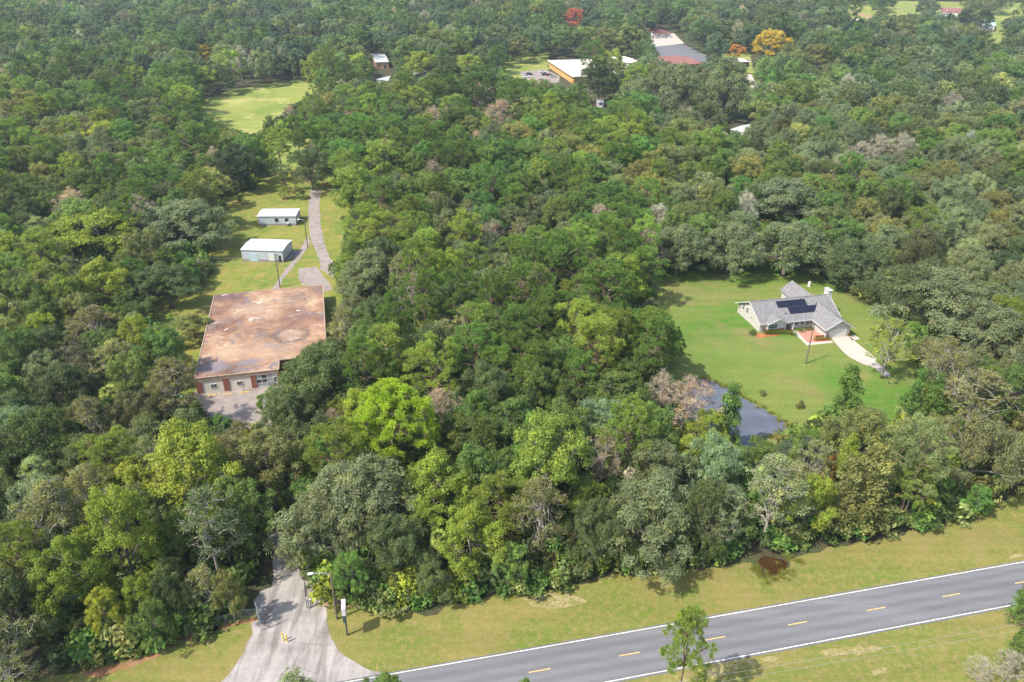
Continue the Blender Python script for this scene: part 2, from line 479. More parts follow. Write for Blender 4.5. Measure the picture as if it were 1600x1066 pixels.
class Leaves:
    def __init__(self, seed):
        self.r = np.random.default_rng(seed)
        self.parts = []
    def clumps(self, C, RAD, dens, size, flat=0.8, tone=0.16, warm=0.0, jit=0.75, radial=0.0, aspect=0.6, inner=0.5):
        """C centres, RAD radii; dens leaves per square metre of clump surface"""
        r = self.r
        for c, q in zip(C, RAD):
            n = max(8, int(dens * 4 * math.pi * q * q * 0.5))
            d = unit(r.normal(size=(n, 3)))
            d[:, 2] = np.where(d[:, 2] < -0.45, -d[:, 2], d[:, 2])
            ph = r.uniform(0, 6.28, 3)
            wob = 1 + 0.22 * np.sin(3 * d[:, 0] + ph[0]) + 0.2 * np.sin(4 * d[:, 1] + ph[1])
            u = (r.uniform(inner, 1.08, n) * wob)[:, None]
            p = c + d * u * np.array([q, q, q * flat])
            ct = 1 + r.normal() * tone
            cw = np.clip(r.normal() * 0.3 + warm, 0, 1)
            if radial > 0:
                t = unit(d + r.normal(size=(n, 3)) * (1 - radial) * 0.8)
                nn = unit(np.cross(t, r.normal(size=(n, 3))))
            else:
                nn = unit(d * 0.75 + np.array([0, 0, 0.25]) + r.normal(size=(n, 3)) * jit * 0.6)
                t = unit(np.cross(nn, r.normal(size=(n, 3))))
            s = np.cross(nn, t)
            L = (size * r.uniform(0.65, 1.35, n))[:, None]
            W = L * aspect
            quad = np.stack([p - t * L, p - s * W + nn * L * 0.12, p + t * L, p + s * W + nn * L * 0.12], 1)
            tn = np.clip(ct * (1 + r.normal(size=n) * 0.11), 0.5, 1.8)
            wn_ = np.clip(cw + r.normal(size=n) * 0.12, 0, 1)
            self.parts.append((quad, tn, wn_))
        return self
    def quads(self, quad, tn, wn_):
        self.parts.append((quad, tn, wn_)); return self
    def mesh(self, name, mat='leaf', extra=None):
        q = np.concatenate([p[0] for p in self.parts]).astype(np.float32)
        tn = np.repeat(np.concatenate([p[1] for p in self.parts]), 4).astype(np.float32)
        wn_ = np.repeat(np.concatenate([p[2] for p in self.parts]), 4).astype(np.float32)
        n = len(q)
        me = bpy.data.meshes.new(name)
        V = q.reshape(-1, 3)
        me.vertices.add(4 * n); me.vertices.foreach_set('co', V.ravel())
        me.loops.add(4 * n); me.loops.foreach_set('vertex_index', np.arange(4 * n, dtype=np.int32))
        me.polygons.add(n)
        me.polygons.foreach_set('loop_start', np.arange(0, 4 * n, 4, dtype=np.int32))
        me.polygons.foreach_set('loop_total', np.full(n, 4, dtype=np.int32))
        a = me.attributes.new('tone', 'FLOAT', 'POINT'); a.data.foreach_set('value', tn)
        a = me.attributes.new('warm', 'FLOAT', 'POINT'); a.data.foreach_set('value', wn_)
        me.materials.append(M[mat])
        me.update(calc_edges=True)
        return me

def lobes(r, n=4, amp=0.22):
    k = r.integers(1, 5, n); ph = r.uniform(0, 6.28, n); am = r.uniform(0.3, 1, n) * amp
    return lambda a: 1 + sum(am[i] * math.sin(k[i] * a + ph[i]) for i in range(n))

def clump_set(r, n, Rr, z0, z1, prof, cr, shell=0.6, lob=0.2, zbias=1.0):
    lb = lobes(r, 4, lob)
    C = []; Q = []
    for i in range(n):
        t = r.uniform(0, 1) ** zbias
        a = i * 2.39996 + r.normal() * 0.3
        rad = Rr * prof(t) * lb(a + 1.5 * t) * (shell + (1 - shell) * r.uniform(0, 1) ** 0.6 if r.uniform() < 0.8 else r.uniform(0.05, 0.7))
        z = z0 + (z1 - z0) * t + r.normal() * 0.25
        q = r.uniform(*cr)
        C.append((rad * math.cos(a), rad * math.sin(a), z)); Q.append(q)
    return np.array(C), np.array(Q)

def billows(r, nb, per, Rr, z0, z1, prof, br, cr, lob=0.18, inner=0.15):
    """clumps gathered into nb rounded billows, with hollows between them"""
    lb = lobes(r, 4, lob)
    C = []; Q = []
    for i in range(nb):
        t = (i + .5) / nb
        t = t ** 0.8
        a = i * 2.39996 + r.normal() * 0.25
        k = 1.0 if r.uniform() > inner else 0.45
        B = r.uniform(*br)
        rad = max(0, Rr * prof(t) * lb(a) * k - B * 0.75)
        c = np.array([rad * math.cos(a), rad * math.sin(a), z0 + (z1 - z0) * t - B * 0.4 + r.normal() * .3])
        for j in range(per):
            d = unit(r.normal(size=3) + np.array([math.cos(a) * .35, math.sin(a) * .35, .45]))
            p = c + d * B * r.uniform(.7, 1.0) * np.array([1, 1, .8])
            C.append(p); Q.append(r.uniform(*cr))
    return np.array(C), np.array(Q)

def skeleton(r, C, h_trunk, r_trunk, z_top, nlimb, fork=0.35, lean=0.3, twig=0.05, sides=5):
    mb = MB()
    lx, ly = r.normal() * lean, r.normal() * lean
    def tr(z):
        f = z / z_top
        return Vector((lx * f * f * 2 + 0.2 * math.sin(3 * f + lx), ly * f * f * 2 + 0.2 * math.sin(4 * f + ly), z))
    ks = [i / 7 for i in range(8)]
    mb.tube([tr(z_top * k) for k in ks], [r_trunk * (1.25 if k == 0 else (1 - 0.85 * k)) for k in ks], 7)
    ends = C[r.permutation(len(C))[:nlimb]]
    samples = [np.array(tr(z_top * k)) for k in ks[3:]]
    for e in ends:
        e = Vector(e)
        z0 = h_trunk + (z_top - h_trunk) * r.uniform(0, fork)
        z0 = min(z0, max(h_trunk * 0.8, e.z - 0.5))
        a = tr(z0)
        pts = []
        for k in range(6):
            t = k / 5
            p = a.lerp(e, t)
            p.z += math.sin(t * math.pi) * (e - a).length * 0.07 - 0.4 * t * (1 - t)
            p += Vector(r.normal(size=3) * 0.14 * (k > 0))
            pts.append(p)
        rr = r_trunk * 0.5
        mb.tube(pts, [rr * (1 - 0.8 * k / 5) for k in range(6)], sides, False)
        samples += [np.array(p) for p in pts[1:]]
    S = np.array(samples)
    for c in C:
        i = np.argmin(((S - c) ** 2).sum(1))
        a = Vector(S[i]); b = Vector(c) + Vector(r.normal(size=3) * 0.2)
        mid = (a + b) / 2 + Vector(r.normal(size=3) * 0.2)
        mb.tube([a, mid, b], [twig, twig * 0.7, twig * 0.3], 3, False)
    return mb

def add_twigs(r, mb, C, Q, n, ln, w):
    for c, q in zip(C, Q):
        for k in range(n):
            d = unit(r.normal(size=3)); d[2] = abs(d[2]) * 0.8
            a = Vector(c); b = a + Vector(d) * q * ln * r.uniform(0.6, 1.2)
            mid = a.lerp(b, 0.55) + Vector(r.normal(size=3) * 0.12)
            mb.tube([a, mid, b], [w, w * 0.7, w * 0.3], 3, False)

P_dome = lambda t: math.sqrt(max(0.02, 1 - (max(0, t - 0.12) / 0.9) ** 2)) * (0.8 + 0.2 * min(1, t * 5))
P_egg = lambda t: math.sin(math.pi * min(1, max(0.06, (t * 0.86 + 0.14)))) ** 0.62
P_round = lambda t: math.sqrt(max(0.03, 1 - ((t - 0.38) / 0.66) ** 2)) if t > 0.38 else 0.8 + 0.2 * math.sin(t / 0.38 * math.pi / 2)
P_cone = lambda t: (1 - t) ** 0.8 * 0.95 + 0.08
P_pine = lambda t: (math.sin(math.pi * (0.22 + 0.76 * t)) ** 0.7)

def oak_mesh(seed, lod=0):
    r = np.random.default_rng(seed)
    Rr, H = 7.5, 13.5
    if lod == 0: C, Q = billows(r, 26, 9, Rr, 4.6, H - 0.3, P_dome, (1.6, 2.7), (0.55, 1.15))
    else: C, Q = billows(r, 18, 5, Rr, 4.6, H - 0.3, P_dome, (1.7, 2.9), (0.9, 1.6))
    L = Leaves(seed + 1)
    L.clumps(C, Q, (24, 5)[lod], (0.145, 0.32)[lod], 0.8, 0.12, 0.05, jit=0.7)
    if lod == 0:
        for i in r.permutation(len(C))[:70]:
            m_ = 22
            p = C[i] + r.normal(size=(m_, 3)) * np.array([Q[i] * 0.6, Q[i] * 0.6, 0.2]) - np.array([0, 0, Q[i] * 0.6])
            t = np.tile(np.array([0, 0, 1.0]), (m_, 1)); s = unit(np.cross(t, r.normal(size=(m_, 3))))
            Ln = r.uniform(0.25, 0.7, m_)[:, None]
            q = np.stack([p - t * Ln, p - s * 0.07, p + t * Ln * 0.3, p + s * 0.07], 1)
            L.quads(q, np.full(m_, 1.6), np.full(m_, 0.6))
    sk = skeleton(r, C[::2], 2.6, 0.42, H * 0.6, 14, 0.5, 0.3, 0.06) if lod == 0 else None
    if lod == 0: add_twigs(r, sk, C[::2], Q[::2], 2, 1.5, 0.035)
    return L, sk, Rr, H, 'bark'

def broad_mesh(seed, lod=0):
    r = np.random.default_rng(seed)
    Rr, H = 5.4, 14.5
    if lod == 0: C, Q = billows(r, 26, 8, Rr, 4.5, H - 0.1, P_round, (1.2, 2.1), (0.5, 1.0), 0.22, 0.12)
    else: C, Q = billows(r, 16, 4, Rr, 4.5, H - 0.1, P_round, (1.4, 2.3), (0.85, 1.4), 0.22, 0.12)
    L = Leaves(seed + 1)
    L.clumps(C, Q, (26, 5.5)[lod], (0.14, 0.3)[lod], 0.85, 0.12, 0.08, jit=0.7)
    sk = skeleton(r, C[::2], 4.0, 0.26, H * 0.85, 11, 0.75, 0.35, 0.045) if lod == 0 else None
    if lod == 0: add_twigs(r, sk, C[::2], Q[::2], 1, 1.5, 0.03)
    return L, sk, Rr, H, 'bark'

def thin_mesh(seed):
    r = np.random.default_rng(seed)
    Rr, H = 5.0, 16.0
    C, Q = clump_set(r, 105, Rr - 0.5, 4.5, H - 0.6, P_egg, (0.5, 1.05), 0.55, 0.32, 0.8)
    L = Leaves(seed + 1)
    L.clumps(C, Q, 17, 0.13, 0.85, 0.2, 0.12, jit=1.0, inner=0.25)
    sk = skeleton(r, C, 3.5, 0.25, H * 0.85, 16, 0.7, 0.5, 0.06)
    add_twigs(r, sk, C, Q, 3, 1.45, 0.045)
    return L, sk, Rr, H, 'bark_pale'

def pine_mesh(seed, lod=0):
    r = np.random.default_rng(seed)
    Rr, H = 4.8, 19.0
    L = Leaves(seed + 1)
    if lod == 0:
        C, Q = billows(r, 26, 9, Rr, 8.5, H - 0.1, P_round, (1.0, 1.8), (0.4, 0.75), 0.25, 0.12)
        L.clumps(C, Q, 38, 0.18, 0.85, 0.1, 0.06, radial=0.7, aspect=0.26, inner=0.3)
    else:
        C, Q = billows(r, 17, 4, Rr, 8.5, H - 0.1, P_round, (1.2, 2.0), (0.75, 1.2), 0.25, 0.12)
        L.clumps(C, Q, 6, 0.3, 0.85, 0.13, 0.06, aspect=0.5, jit=0.8)
    sk = skeleton(r, C[::2], 8.0, 0.27, H * 0.9, 16, 0.95, 0.3, 0.035) if lod == 0 else None
    return L, sk, Rr, H, 'bark_pine'

def round_pine_mesh(seed):
    r = np.random.default_rng(seed)
    Rr, H = 7.2, 20.0
    C, Q = clump_set(r, 330, Rr - 0.5, 9.5, H - 0.5, P_dome, (0.5, 0.85), 0.72, 0.14, 0.6)
    L = Leaves(seed + 1).clumps(C, Q, 42, 0.2, 0.85, 0.1, 0.04, radial=0.7, aspect=0.24, inner=0.3)
    return L, skeleton(r, C, 9.0, 0.34, H * 0.85, 22, 0.9, 0.3, 0.045), Rr, H, 'bark_pine'

def cone_mesh(seed):
    r = np.random.default_rng(seed)
    Rr, H = 2.7, 11.0
    C, Q = clump_set(r, 100, Rr - 0.2, 1.2, H - 0.5, P_cone, (0.42, 0.9), 0.6, 0.22, 1.1)
    L = Leaves(seed + 1).clumps(C, Q, 26, 0.14, 0.8, 0.18, 0.05)
    return L, skeleton(r, C, 1.5, 0.16, H * 0.95, 8, 0.9, 0.1, 0.03), Rr, H, 'bark'

def bare_mesh(seed):
    r = np.random.default_rng(seed)
    Rr, H = 4.8, 14.0
    C, Q = clump_set(r, 95, Rr - 0.4, 5.0, H - 0.5, P_egg, (0.5, 1.1), 0.5, 0.3, 0.8)
    L = Leaves(seed + 1).clumps(C, Q, 11, 0.27, 0.9, 0.2, 0.2, radial=0.55, aspect=0.1, inner=0.15)
    sk = skeleton(r, C, 3.5, 0.22, H * 0.85, 16, 0.7, 0.3, 0.05)
    add_twigs(r, sk, C, Q, 4, 1.4, 0.04)
    return L, sk, Rr, H, 'bark_pale'

def bush_mesh(seed, lod=0):
    r = np.random.default_rng(seed)
    C, Q = clump_set(r, (26, 12)[lod], 1.2, 0.4, 2.1, P_dome, (0.45, 0.85), 0.5, 0.3, 0.8)
    L = Leaves(seed + 1).clumps(C, Q, (18, 7)[lod], (0.15, 0.26)[lod], 0.8, 0.22, 0.1)
    return L, skeleton(r, C, 0.3, 0.06, 1.4, 5, 0.8, 0.1, 0.02), 1.7, 2.6, 'bark'

def palm_mesh(seed):
    r = np.random.default_rng(seed)
    H = 10.0
    L = Leaves(seed)
    qs = []
    for i in range(30):
        a = i * 2.4 + r.normal() * 0.2
        el = r.uniform(-0.55, 1.15)
        d = np.array([math.cos(a) * math.cos(el), math.sin(a) * math.cos(el), math.sin(el)])
        base = np.array([0, 0, H - 0.4])
        hub = base + d * 0.9
        side = unit(np.cross(d, [0, 0, 1.0])); up = np.cross(side, d)
        qs.append(np.stack([base, (base + hub) / 2 + side * 0.04, hub, (base + hub) / 2 - side * 0.04]))
        for k in range(11):
            b = (k - 5) / 5 * 1.35
            dd = unit(d * math.cos(b) + side * math.sin(b))
            tip = hub + dd * 1.05 * (1 - 0.15 * abs(b)) - np.array([0, 0, 0.28]) * (1 + abs(b))
            sd = unit(np.cross(dd, up)) * 0.09
            mid = hub + dd * 0.55
            qs.append(np.stack([hub, mid + sd, tip, mid - sd]))
    q = np.array(qs)
    L.quads(q, np.clip(1 + r.normal(size=len(q)) * 0.2, 0.5, 1.6), r.uniform(0, 0.6, len(q)))
    mb = MB()
    mb.tube([(0.15 * math.sin(k * 0.5), 0, H * k / 8) for k in range(9)], [0.24 - 0.006 * k for k in range(9)], 8)
    return L, mb, 2.2, H, 'bark'

KINDS = {}
def register(kind, fn, seeds):
    out = []
    for s in seeds:
        L, sk, Rr, H, bk = fn(s)
        cm = L.mesh(kind + ' crown')
        tm = sk.mesh(kind + ' trunk', M[bk])
        tm.polygons.foreach_set('use_smooth', [True] * len(tm.polygons))
        out.append((cm, tm, Rr, H))
    KINDS[kind] = out
register('live_oak', oak_mesh, range(100, 107))
register('broadleaf_tree', broad_mesh, range(200, 208))
register('thin_tree', thin_mesh, range(300, 305))
register('pine_tree', pine_mesh, range(400, 406))
register('round_pine', round_pine_mesh, [450])
register('conical_tree', cone_mesh, range(500, 503))
register('bare_tree', bare_mesh, range(600, 603))
register('palm_tree', palm_mesh, range(700, 702))
register('shrub', bush_mesh, range(800, 804))
H0 = {'round_pine': 20.0, 'live_oak': 13.5, 'broadleaf_tree': 14.5, 'thin_tree': 16.0, 'pine_tree': 19.0, 'conical_tree': 11.0, 'bare_tree': 14.0, 'palm_tree': 10.0, 'shrub': 2.6}
R0 = {'round_pine': 7.2, 'live_oak': 7.5, 'broadleaf_tree': 5.4, 'thin_tree': 5.0, 'pine_tree': 4.8, 'conical_tree': 2.7, 'bare_tree': 4.8, 'palm_tree': 2.2, 'shrub': 1.7}
ZC = {'round_pine': 0.7, 'live_oak': 0.66, 'broadleaf_tree': 0.62, 'thin_tree': 0.62, 'pine_tree': 0.75, 'conical_tree': 0.5, 'bare_tree': 0.66, 'palm_tree': 0.95, 'shrub': 0.5}

def plant(kind, x, y, radius, height, tint, label, group=None, cat=None, rot=None):
    mkind, kind = kind, ('pine_tree' if kind == 'round_pine' else kind)
    v = KINDS[mkind][rng.integers(len(KINDS[mkind]))]
    o = thing(kind, label, cat or {'shrub': 'shrub', 'palm_tree': 'palm tree', 'pine_tree': 'pine tree', 'live_oak': 'oak tree'}.get(kind, 'tree'),
              (x, y, 0), rng.uniform(0, 6.28) if rot is None else rot, group)
    o.scale = (radius / v[2], radius / v[2], height / v[3])
    c = link('crown', v[0], o)
    c['tint'] = [float(t) for t in tint]
    link('stem' if kind == 'shrub' else 'trunk', v[1], o)
    return o

def scatter(name, pts, variants, label=None, kind='stuff'):
    """one object that instances the given meshes: pts = rows x, y, z, rot, sx, sz, r, g, b, variant"""
    pts = np.array(pts, dtype=np.float32)
    me = bpy.data.meshes.new(name)
    me.vertices.add(len(pts)); me.vertices.foreach_set('co', pts[:, :3].ravel().copy())
    def att(n, typ, key, arr):
        a = me.attributes.new(n, typ, 'POINT'); a.data.foreach_set(key, arr.ravel().copy())
    att('rot', 'FLOAT_VECTOR', 'vector', np.stack([np.zeros(len(pts)), np.zeros(len(pts)), pts[:, 3]], 1).astype(np.float32))
    att('scl', 'FLOAT_VECTOR', 'vector', np.stack([pts[:, 4], pts[:, 4], pts[:, 5]], 1).astype(np.float32))
    att('tint', 'FLOAT_VECTOR', 'vector', pts[:, 6:9])
    att('var', 'INT', 'value', pts[:, 9].astype(np.int32))
    o = link(name, me)
    tag(o, label, None, None, kind)
    ng = bpy.data.node_groups.new(name, 'GeometryNodeTree')
    ng.interface.new_socket('Geometry', in_out='INPUT', socket_type='NodeSocketGeometry')
    ng.interface.new_socket('Geometry', in_out='OUTPUT', socket_type='NodeSocketGeometry')
    gi = ng.nodes.new('NodeGroupInput'); go = ng.nodes.new('NodeGroupOutput')
    jn = ng.nodes.new('GeometryNodeJoinGeometry')
    def named(n, typ):
        a = ng.nodes.new('GeometryNodeInputNamedAttribute'); a.data_type = typ; a.inputs[0].default_value = n
        return a.outputs['Attribute']
    rt, sc_, vr = named('rot', 'FLOAT_VECTOR'), named('scl', 'FLOAT_VECTOR'), named('var', 'INT')
    for i, m_ in enumerate(variants):
        src = bpy.data.objects.new(name + ' source', m_)
        oi = ng.nodes.new('GeometryNodeObjectInfo'); oi.inputs['Object'].default_value = src
        oi.inputs['As Instance'].default_value = True
        cmp_ = ng.nodes.new('FunctionNodeCompare'); cmp_.data_type = 'INT'; cmp_.operation = 'EQUAL'
        ng.links.new(vr, cmp_.inputs[2]); cmp_.inputs[3].default_value = i
        ip = ng.nodes.new('GeometryNodeInstanceOnPoints')
        ng.links.new(gi.outputs[0], ip.inputs['Points'])
        ng.links.new(cmp_.outputs[0], ip.inputs['Selection'])
        ng.links.new(oi.outputs['Geometry'], ip.inputs['Instance'])
        ng.links.new(rt, ip.inputs['Rotation']); ng.links.new(sc_, ip.inputs['Scale'])
        ng.links.new(ip.outputs[0], jn.inputs[0])
    ng.links.new(jn.outputs[0], go.inputs[0])
    md = o.modifiers.new('scatter', 'NODES'); md.node_group = ng
    return o
# ------------------------------------------------------------------ the ground and the sheets lying on it
def sheet(name, pts, z, m, wob=0.35, seg=1.5, label=None, thick=None, kind='structure'):
    """flat polygon; its outline is subdivided and made slightly irregular"""
    r = random.Random(len(pts) * 7 + int(pts[0][0] * 10))
    out = []
    n = len(pts)
    for i in range(n):
        a = Vector((pts[i][0], pts[i][1])); b = Vector((pts[(i + 1) % n][0], pts[(i + 1) % n][1]))
        d = (b - a); L = d.length
        k = max(1, int(L / seg))
        nn = Vector((-d.y, d.x)).normalized() if L > 0 else Vector((0, 0))
        for j in range(k):
            t = j / k
            p = a + d * t
            if wob:
                p += nn * r.uniform(-wob, wob)
            out.append((p.x, p.y))
    bm = bmesh.new()
    vs = [bm.verts.new((x, y, z)) for x, y in out]
    es = [bm.edges.new((vs[i], vs[(i + 1) % len(vs)])) for i in range(len(vs))]
    bmesh.ops.triangle_fill(bm, use_beauty=True, edges=es)
    for f in bm.faces:
        if f.normal.z < 0: f.normal_flip()
    me = bpy.data.meshes.new(name); bm.to_mesh(me); bm.free()
    me.materials.append(m)
    o = link(name, me)
    if kind: o['kind'] = kind
    return o

def px(*uv): return [tuple(at(u, v)[:2]) for u, v in uv]

def smooth_poly(pts, it=2):
    for _ in range(it):
        out = []
        n = len(pts)
        for i in range(n):
            a, b = pts[i], pts[(i + 1) % n]
            out.append((a[0]*.75+b[0]*.25, a[1]*.75+b[1]*.25)); out.append((a[0]*.25+b[0]*.75, a[1]*.25+b[1]*.75))
        pts = out
    return pts

mb = MB()
S = 2800
mb.add([(-S, -S, 0), (S, -S, 0), (S, S, 0), (-S, S, 0)], [(0, 1, 2, 3)])
g_ = mb.build('ground', M['floor']); g_['kind'] = 'structure'

# road: centre line through (3.88, 66.49) at 12.55 degrees
RA = 0.219
RD = Vector((math.cos(RA), math.sin(RA))); RN = Vector((-RD.y, RD.x)); RC = Vector((3.881, 66.494))
def rp(s, n): p = RC + RD * s + RN * n; return (p.x, p.y)
def road_st(x, y):
    d = Vector((x, y)) - RC
    return d.dot(RD), d.dot(RN)
# verge: between the road and the wood, and on the near side
north = px((110, 1068), (200, 1046), (270, 1018), (340, 985), (400, 966), (455, 955), (535, 955), (585, 948), (600, 958), (690, 962), (720, 945), (800, 925), (900, 915),
           (960, 896), (1100, 885), (1180, 872), (1240, 868), (1300, 850), (1400, 828), (1480, 808), (1600, 760))
verge = [rp(-300, -60), rp(400, -60), rp(400, 14)] + [rp(180, 14)] + list(reversed(north)) + [rp(-75, 12), rp(-300, 12)]
sheet('grass_verge', verge, 0.02, M['verge'], 0.5, 1.5)
mb = MB()
N = 120
for k in range(N):
    pass
def strip(name, s0, s1, n0, n1, z, m, seg=6.0, wob=0.0, kind='structure', step=None):
    r = random.Random(int(n0 * 100) + 5)
    mbb = MB(); k = max(1, int((s1 - s0) / seg))
    vs = []; fs = []
    for i in range(k + 1):
        s = s0 + (s1 - s0) * i / k
        vs.append((*rp(s, n0 + r.uniform(-wob, wob)), z)); vs.append((*rp(s, n1 + r.uniform(-wob, wob)), z))
    for i in range(k):
        fs.append((2*i, 2*i+2, 2*i+3, 2*i+1))
    mbb.add(vs, fs)
    o = mbb.build(name, m)
    if kind: o['kind'] = kind
    return o
strip('road', -400, 500, -3.75, 3.75, 0.05, M['asphalt'], 0.8, 0.05)
for n0 in (-3.47, 3.36):
    l = strip('edge_line', -400, 500, n0, n0 + 0.13, 0.056, M['white_line'], 1.0, 0.012)
for k in range(-14, 22):
    s = 12.19 * k
    mb = MB(); vs = [(*rp(s - 1.45, -0.07), 0.056), (*rp(s + 1.45, -0.07), 0.056), (*rp(s + 1.45, 0.07), 0.056), (*rp(s - 1.45, 0.07), 0.056)]
    mb.add(vs, [(0, 1, 2, 3)])
    o = mb.build('centre_dash', M['yellow_line']); o['kind'] = 'structure'

def E(x, y): return (360 + x / 5.44, 870 + y / 5.44)           # crop of the entrance
apron = px(E(-120, 1200), E(30, 1040), E(100, 950), E(160, 850), E(185, 760), E(235, 700), E(215, 600), E(285, 575), E(255, 530), E(235, 420), E(290, 330), E(385, 290),
           E(395, 200), E(392, 120)) + px(E(395, 20), E(610, 20)) + px(E(608, 130), E(640, 225), E(790, 250), E(800, 440), E(850, 458), E(870, 630), E(890, 715), E(970, 830),
           E(1080, 910), E(1160, 955), E(1240, 985), E(1330, 1000))
# it meets the road edge
se, ne = road_st(*apron[-1]); sw, nw = road_st(*apron[0])
apron = apron + [rp(se + 1.5, 3.7), rp(sw - 3, 3.7)]
sheet('entrance_drive', apron, 0.045, M['apron'], 0.12, 1.2)
# the drive goes on under the trees to the parking pad
inner = px((442, 895), (470, 895), (440, 830), (425, 760), (420, 700), (415, 650), (370, 640), (310, 655), (330, 672), (372, 690), (385, 720), (400, 790), (425, 850))
sheet('shaded_drive', inner, 0.035, M['old_drive'], 0.25, 1.5)
sheet('soil_edge', px(E(-150, 640), E(0, 612), E(150, 580), E(275, 540), E(275, 572), E(215, 600), E(160, 612), E(0, 645), E(-130, 690)), 0.028, M['leaf_litter'], 0.25, 1.0)
sheet('soil_edge', px((130, 1064), (220, 1036), (300, 1000), (340, 978), (350, 990), (300, 1012), (225, 1046), (160, 1068)), 0.028, M['leaf_litter'], 0.4, 1.0)
sheet('soil_edge', px(E(800, 405), E(1000, 395), E(1180, 400), E(1200, 440), E(1150, 470), E(1000, 455), E(805, 440)), 0.03, M['soil'], 0.2, 1.0)
sheet('bare_patch', px((820, 932), (850, 925), (905, 930), (925, 940), (880, 950), (835, 946)), 0.028, M['sand'], 0.3, 1.0)
sheet('grass_patch', px(E(803, 262), E(1000, 270), E(1180, 320), E(1190, 400), E(812, 405)), 0.025, M['yard'], 0.2, 1.0)
# sandy patches on the near verge
for poly in (((1090, 1045), (1130, 1030), (1200, 1020), (1235, 1022), (1180, 1036), (1120, 1056)), ((1290, 1008), (1350, 1000), (1390, 1005), (1330, 1016), (1295, 1018)),
             ((1370, 1040), (1395, 1032), (1398, 1037), (1372, 1047)), ((1010, 1064), (1080, 1050), (1085, 1058), (1020, 1072)), ((1582, 857), (1604, 850), (1606, 857), (1584, 861))):
    sheet('sandy_patch', px(*poly), 0.026, M['sand'], 0.3, 0.8)

# lawns
F_ = lambda x, y: (280 + x / 3.946, 430 + y / 3.946)            # flat roofed building crop
Y_ = lambda x, y: (280 + x / 5.611, 290 + y / 5.611)            # sheds crop
sheet('yard_lawn', px((180, 560), (150, 470), (60, 440), (60, 400), (220, 395), (300, 330), (330, 315), (395, 290), (420, 270), (520, 270), (560, 340), (560, 420), (540, 480), (540, 600), (400, 640), (290, 640), (240, 620)), 0.015, M['yard'], 1.0, 2.5)
sheet('field', smooth_poly(px((285, 178), (345, 150), (400, 140), (480, 128), (500, 160), (480, 200), (460, 290), (400, 290), (370, 225), (320, 215)), 1), 0.012, M['field'], 1.5, 5)
sheet('lawn', smooth_poly(px((990, 420), (1130, 395), (1300, 400), (1400, 470), (1450, 560), (1460, 650), (1400, 690), (1240, 700), (1180, 720), (1060, 700), (1040, 600), (1030, 520)), 1), 0.015, M['lawn'], 1.0, 2.5)
sheet('field', px((1290, -5), (1380, -8), (1640, -8), (1640, 40), (1560, 60), (1530, 60), (1530, 22), (1440, 16), (1320, 26)), 0.012, M['field'], 2, 20)
sheet('lawn', px((1140, 112), (1180, 108), (1190, 170), (1150, 172)), 0.012, M['lawn'], 1, 4)
sheet('lawn', px((690, 88), (790, 88), (850, 82), (850, 120), (760, 128), (690, 112)), 0.012, M['field'], 1, 4)
sheet('bare_patch', px((696, 97), (712, 94), (732, 96), (728, 101), (700, 102)), 0.02, M['mulch'], 0.5, 2)
sheet('lawn', px((1120, 78), (1165, 78), (1172, 108), (1125, 112)), 0.012, M['field'], 1, 4)
sheet('lawn', px((1400, 255), (1450, 255), (1455, 285), (1405, 285)), 0.012, M['lawn'], 1, 4)

# yard paths
sheet('yard_drive', px(Y_(1130, 60), Y_(1120, 130), Y_(1115, 230), Y_(1122, 400), Y_(1128, 470), Y_(1160, 545), Y_(1190, 620), Y_(1215, 670), Y_(1230, 760), Y_(1330, 830), Y_(1400, 780), Y_(1340, 700),
                    Y_(1300, 640), Y_(1262, 540), Y_(1228, 400), Y_(1212, 230), Y_(1215, 130), Y_(1230, 60)), 0.03, M['old_drive'], 0.18, 1.2)
sheet('path', px(Y_(1112, 470), Y_(1140, 530), Y_(1070, 640), Y_(960, 780), Y_(905, 850), Y_(880, 905), Y_(862, 960), Y_(790, 960), Y_(830, 910), Y_(850, 870), Y_(930, 760), Y_(1005, 655), Y_(1060, 570), Y_(1095, 510)), 0.034, M['old_drive'], 0.1, 1.2)
sheet('shed_apron', px(Y_(955, 600), Y_(1040, 598), Y_(1020, 645), Y_(925, 695), Y_(900, 705)), 0.032, M['apron'], 0.1, 1)
sheet('rear_pad', px(Y_(1035, 760), Y_(1190, 742), Y_(1260, 820), Y_(1340, 935), Y_(1245, 965), Y_(1230, 905), Y_(1068, 905), Y_(1035, 830)), 0.032, M['old_drive'], 0.15, 1)
sheet('parking_pad', px(F_(95, 750), F_(300, 725), F_(620, 690), F_(700, 760), F_(600, 1000), F_(480, 1040), F_(400, 940), F_(250, 900), F_(110, 890)), 0.04, M['old_drive'], 0.15, 1.2)

# pond with its reedy rim
pond_px = ((1085, 592), (1105, 586), (1132, 598), (1165, 618), (1200, 636), (1236, 658), (1222, 670), (1192, 684), (1175, 705), (1150, 712), (1105, 680), (1070, 640), (1068, 610))
pond = smooth_poly(px(*pond_px), 2)
sheet('pond', pond, 0.03, M['water'], 0.15, 0.8)
sheet('mud_rim', smooth_poly(px((1178, 872), (1190, 850), (1225, 852), (1242, 866), (1230, 888), (1216, 895), (1198, 897), (1186, 888)), 2), 0.026, M['floor'], 0.35, 0.6)
sheet('roadside_pool', smooth_poly(px((1184, 874), (1196, 862), (1222, 866), (1238, 872), (1230, 886), (1218, 893), (1200, 896), (1190, 888)), 2), 0.03, M['tannin'], 0.15, 0.6)

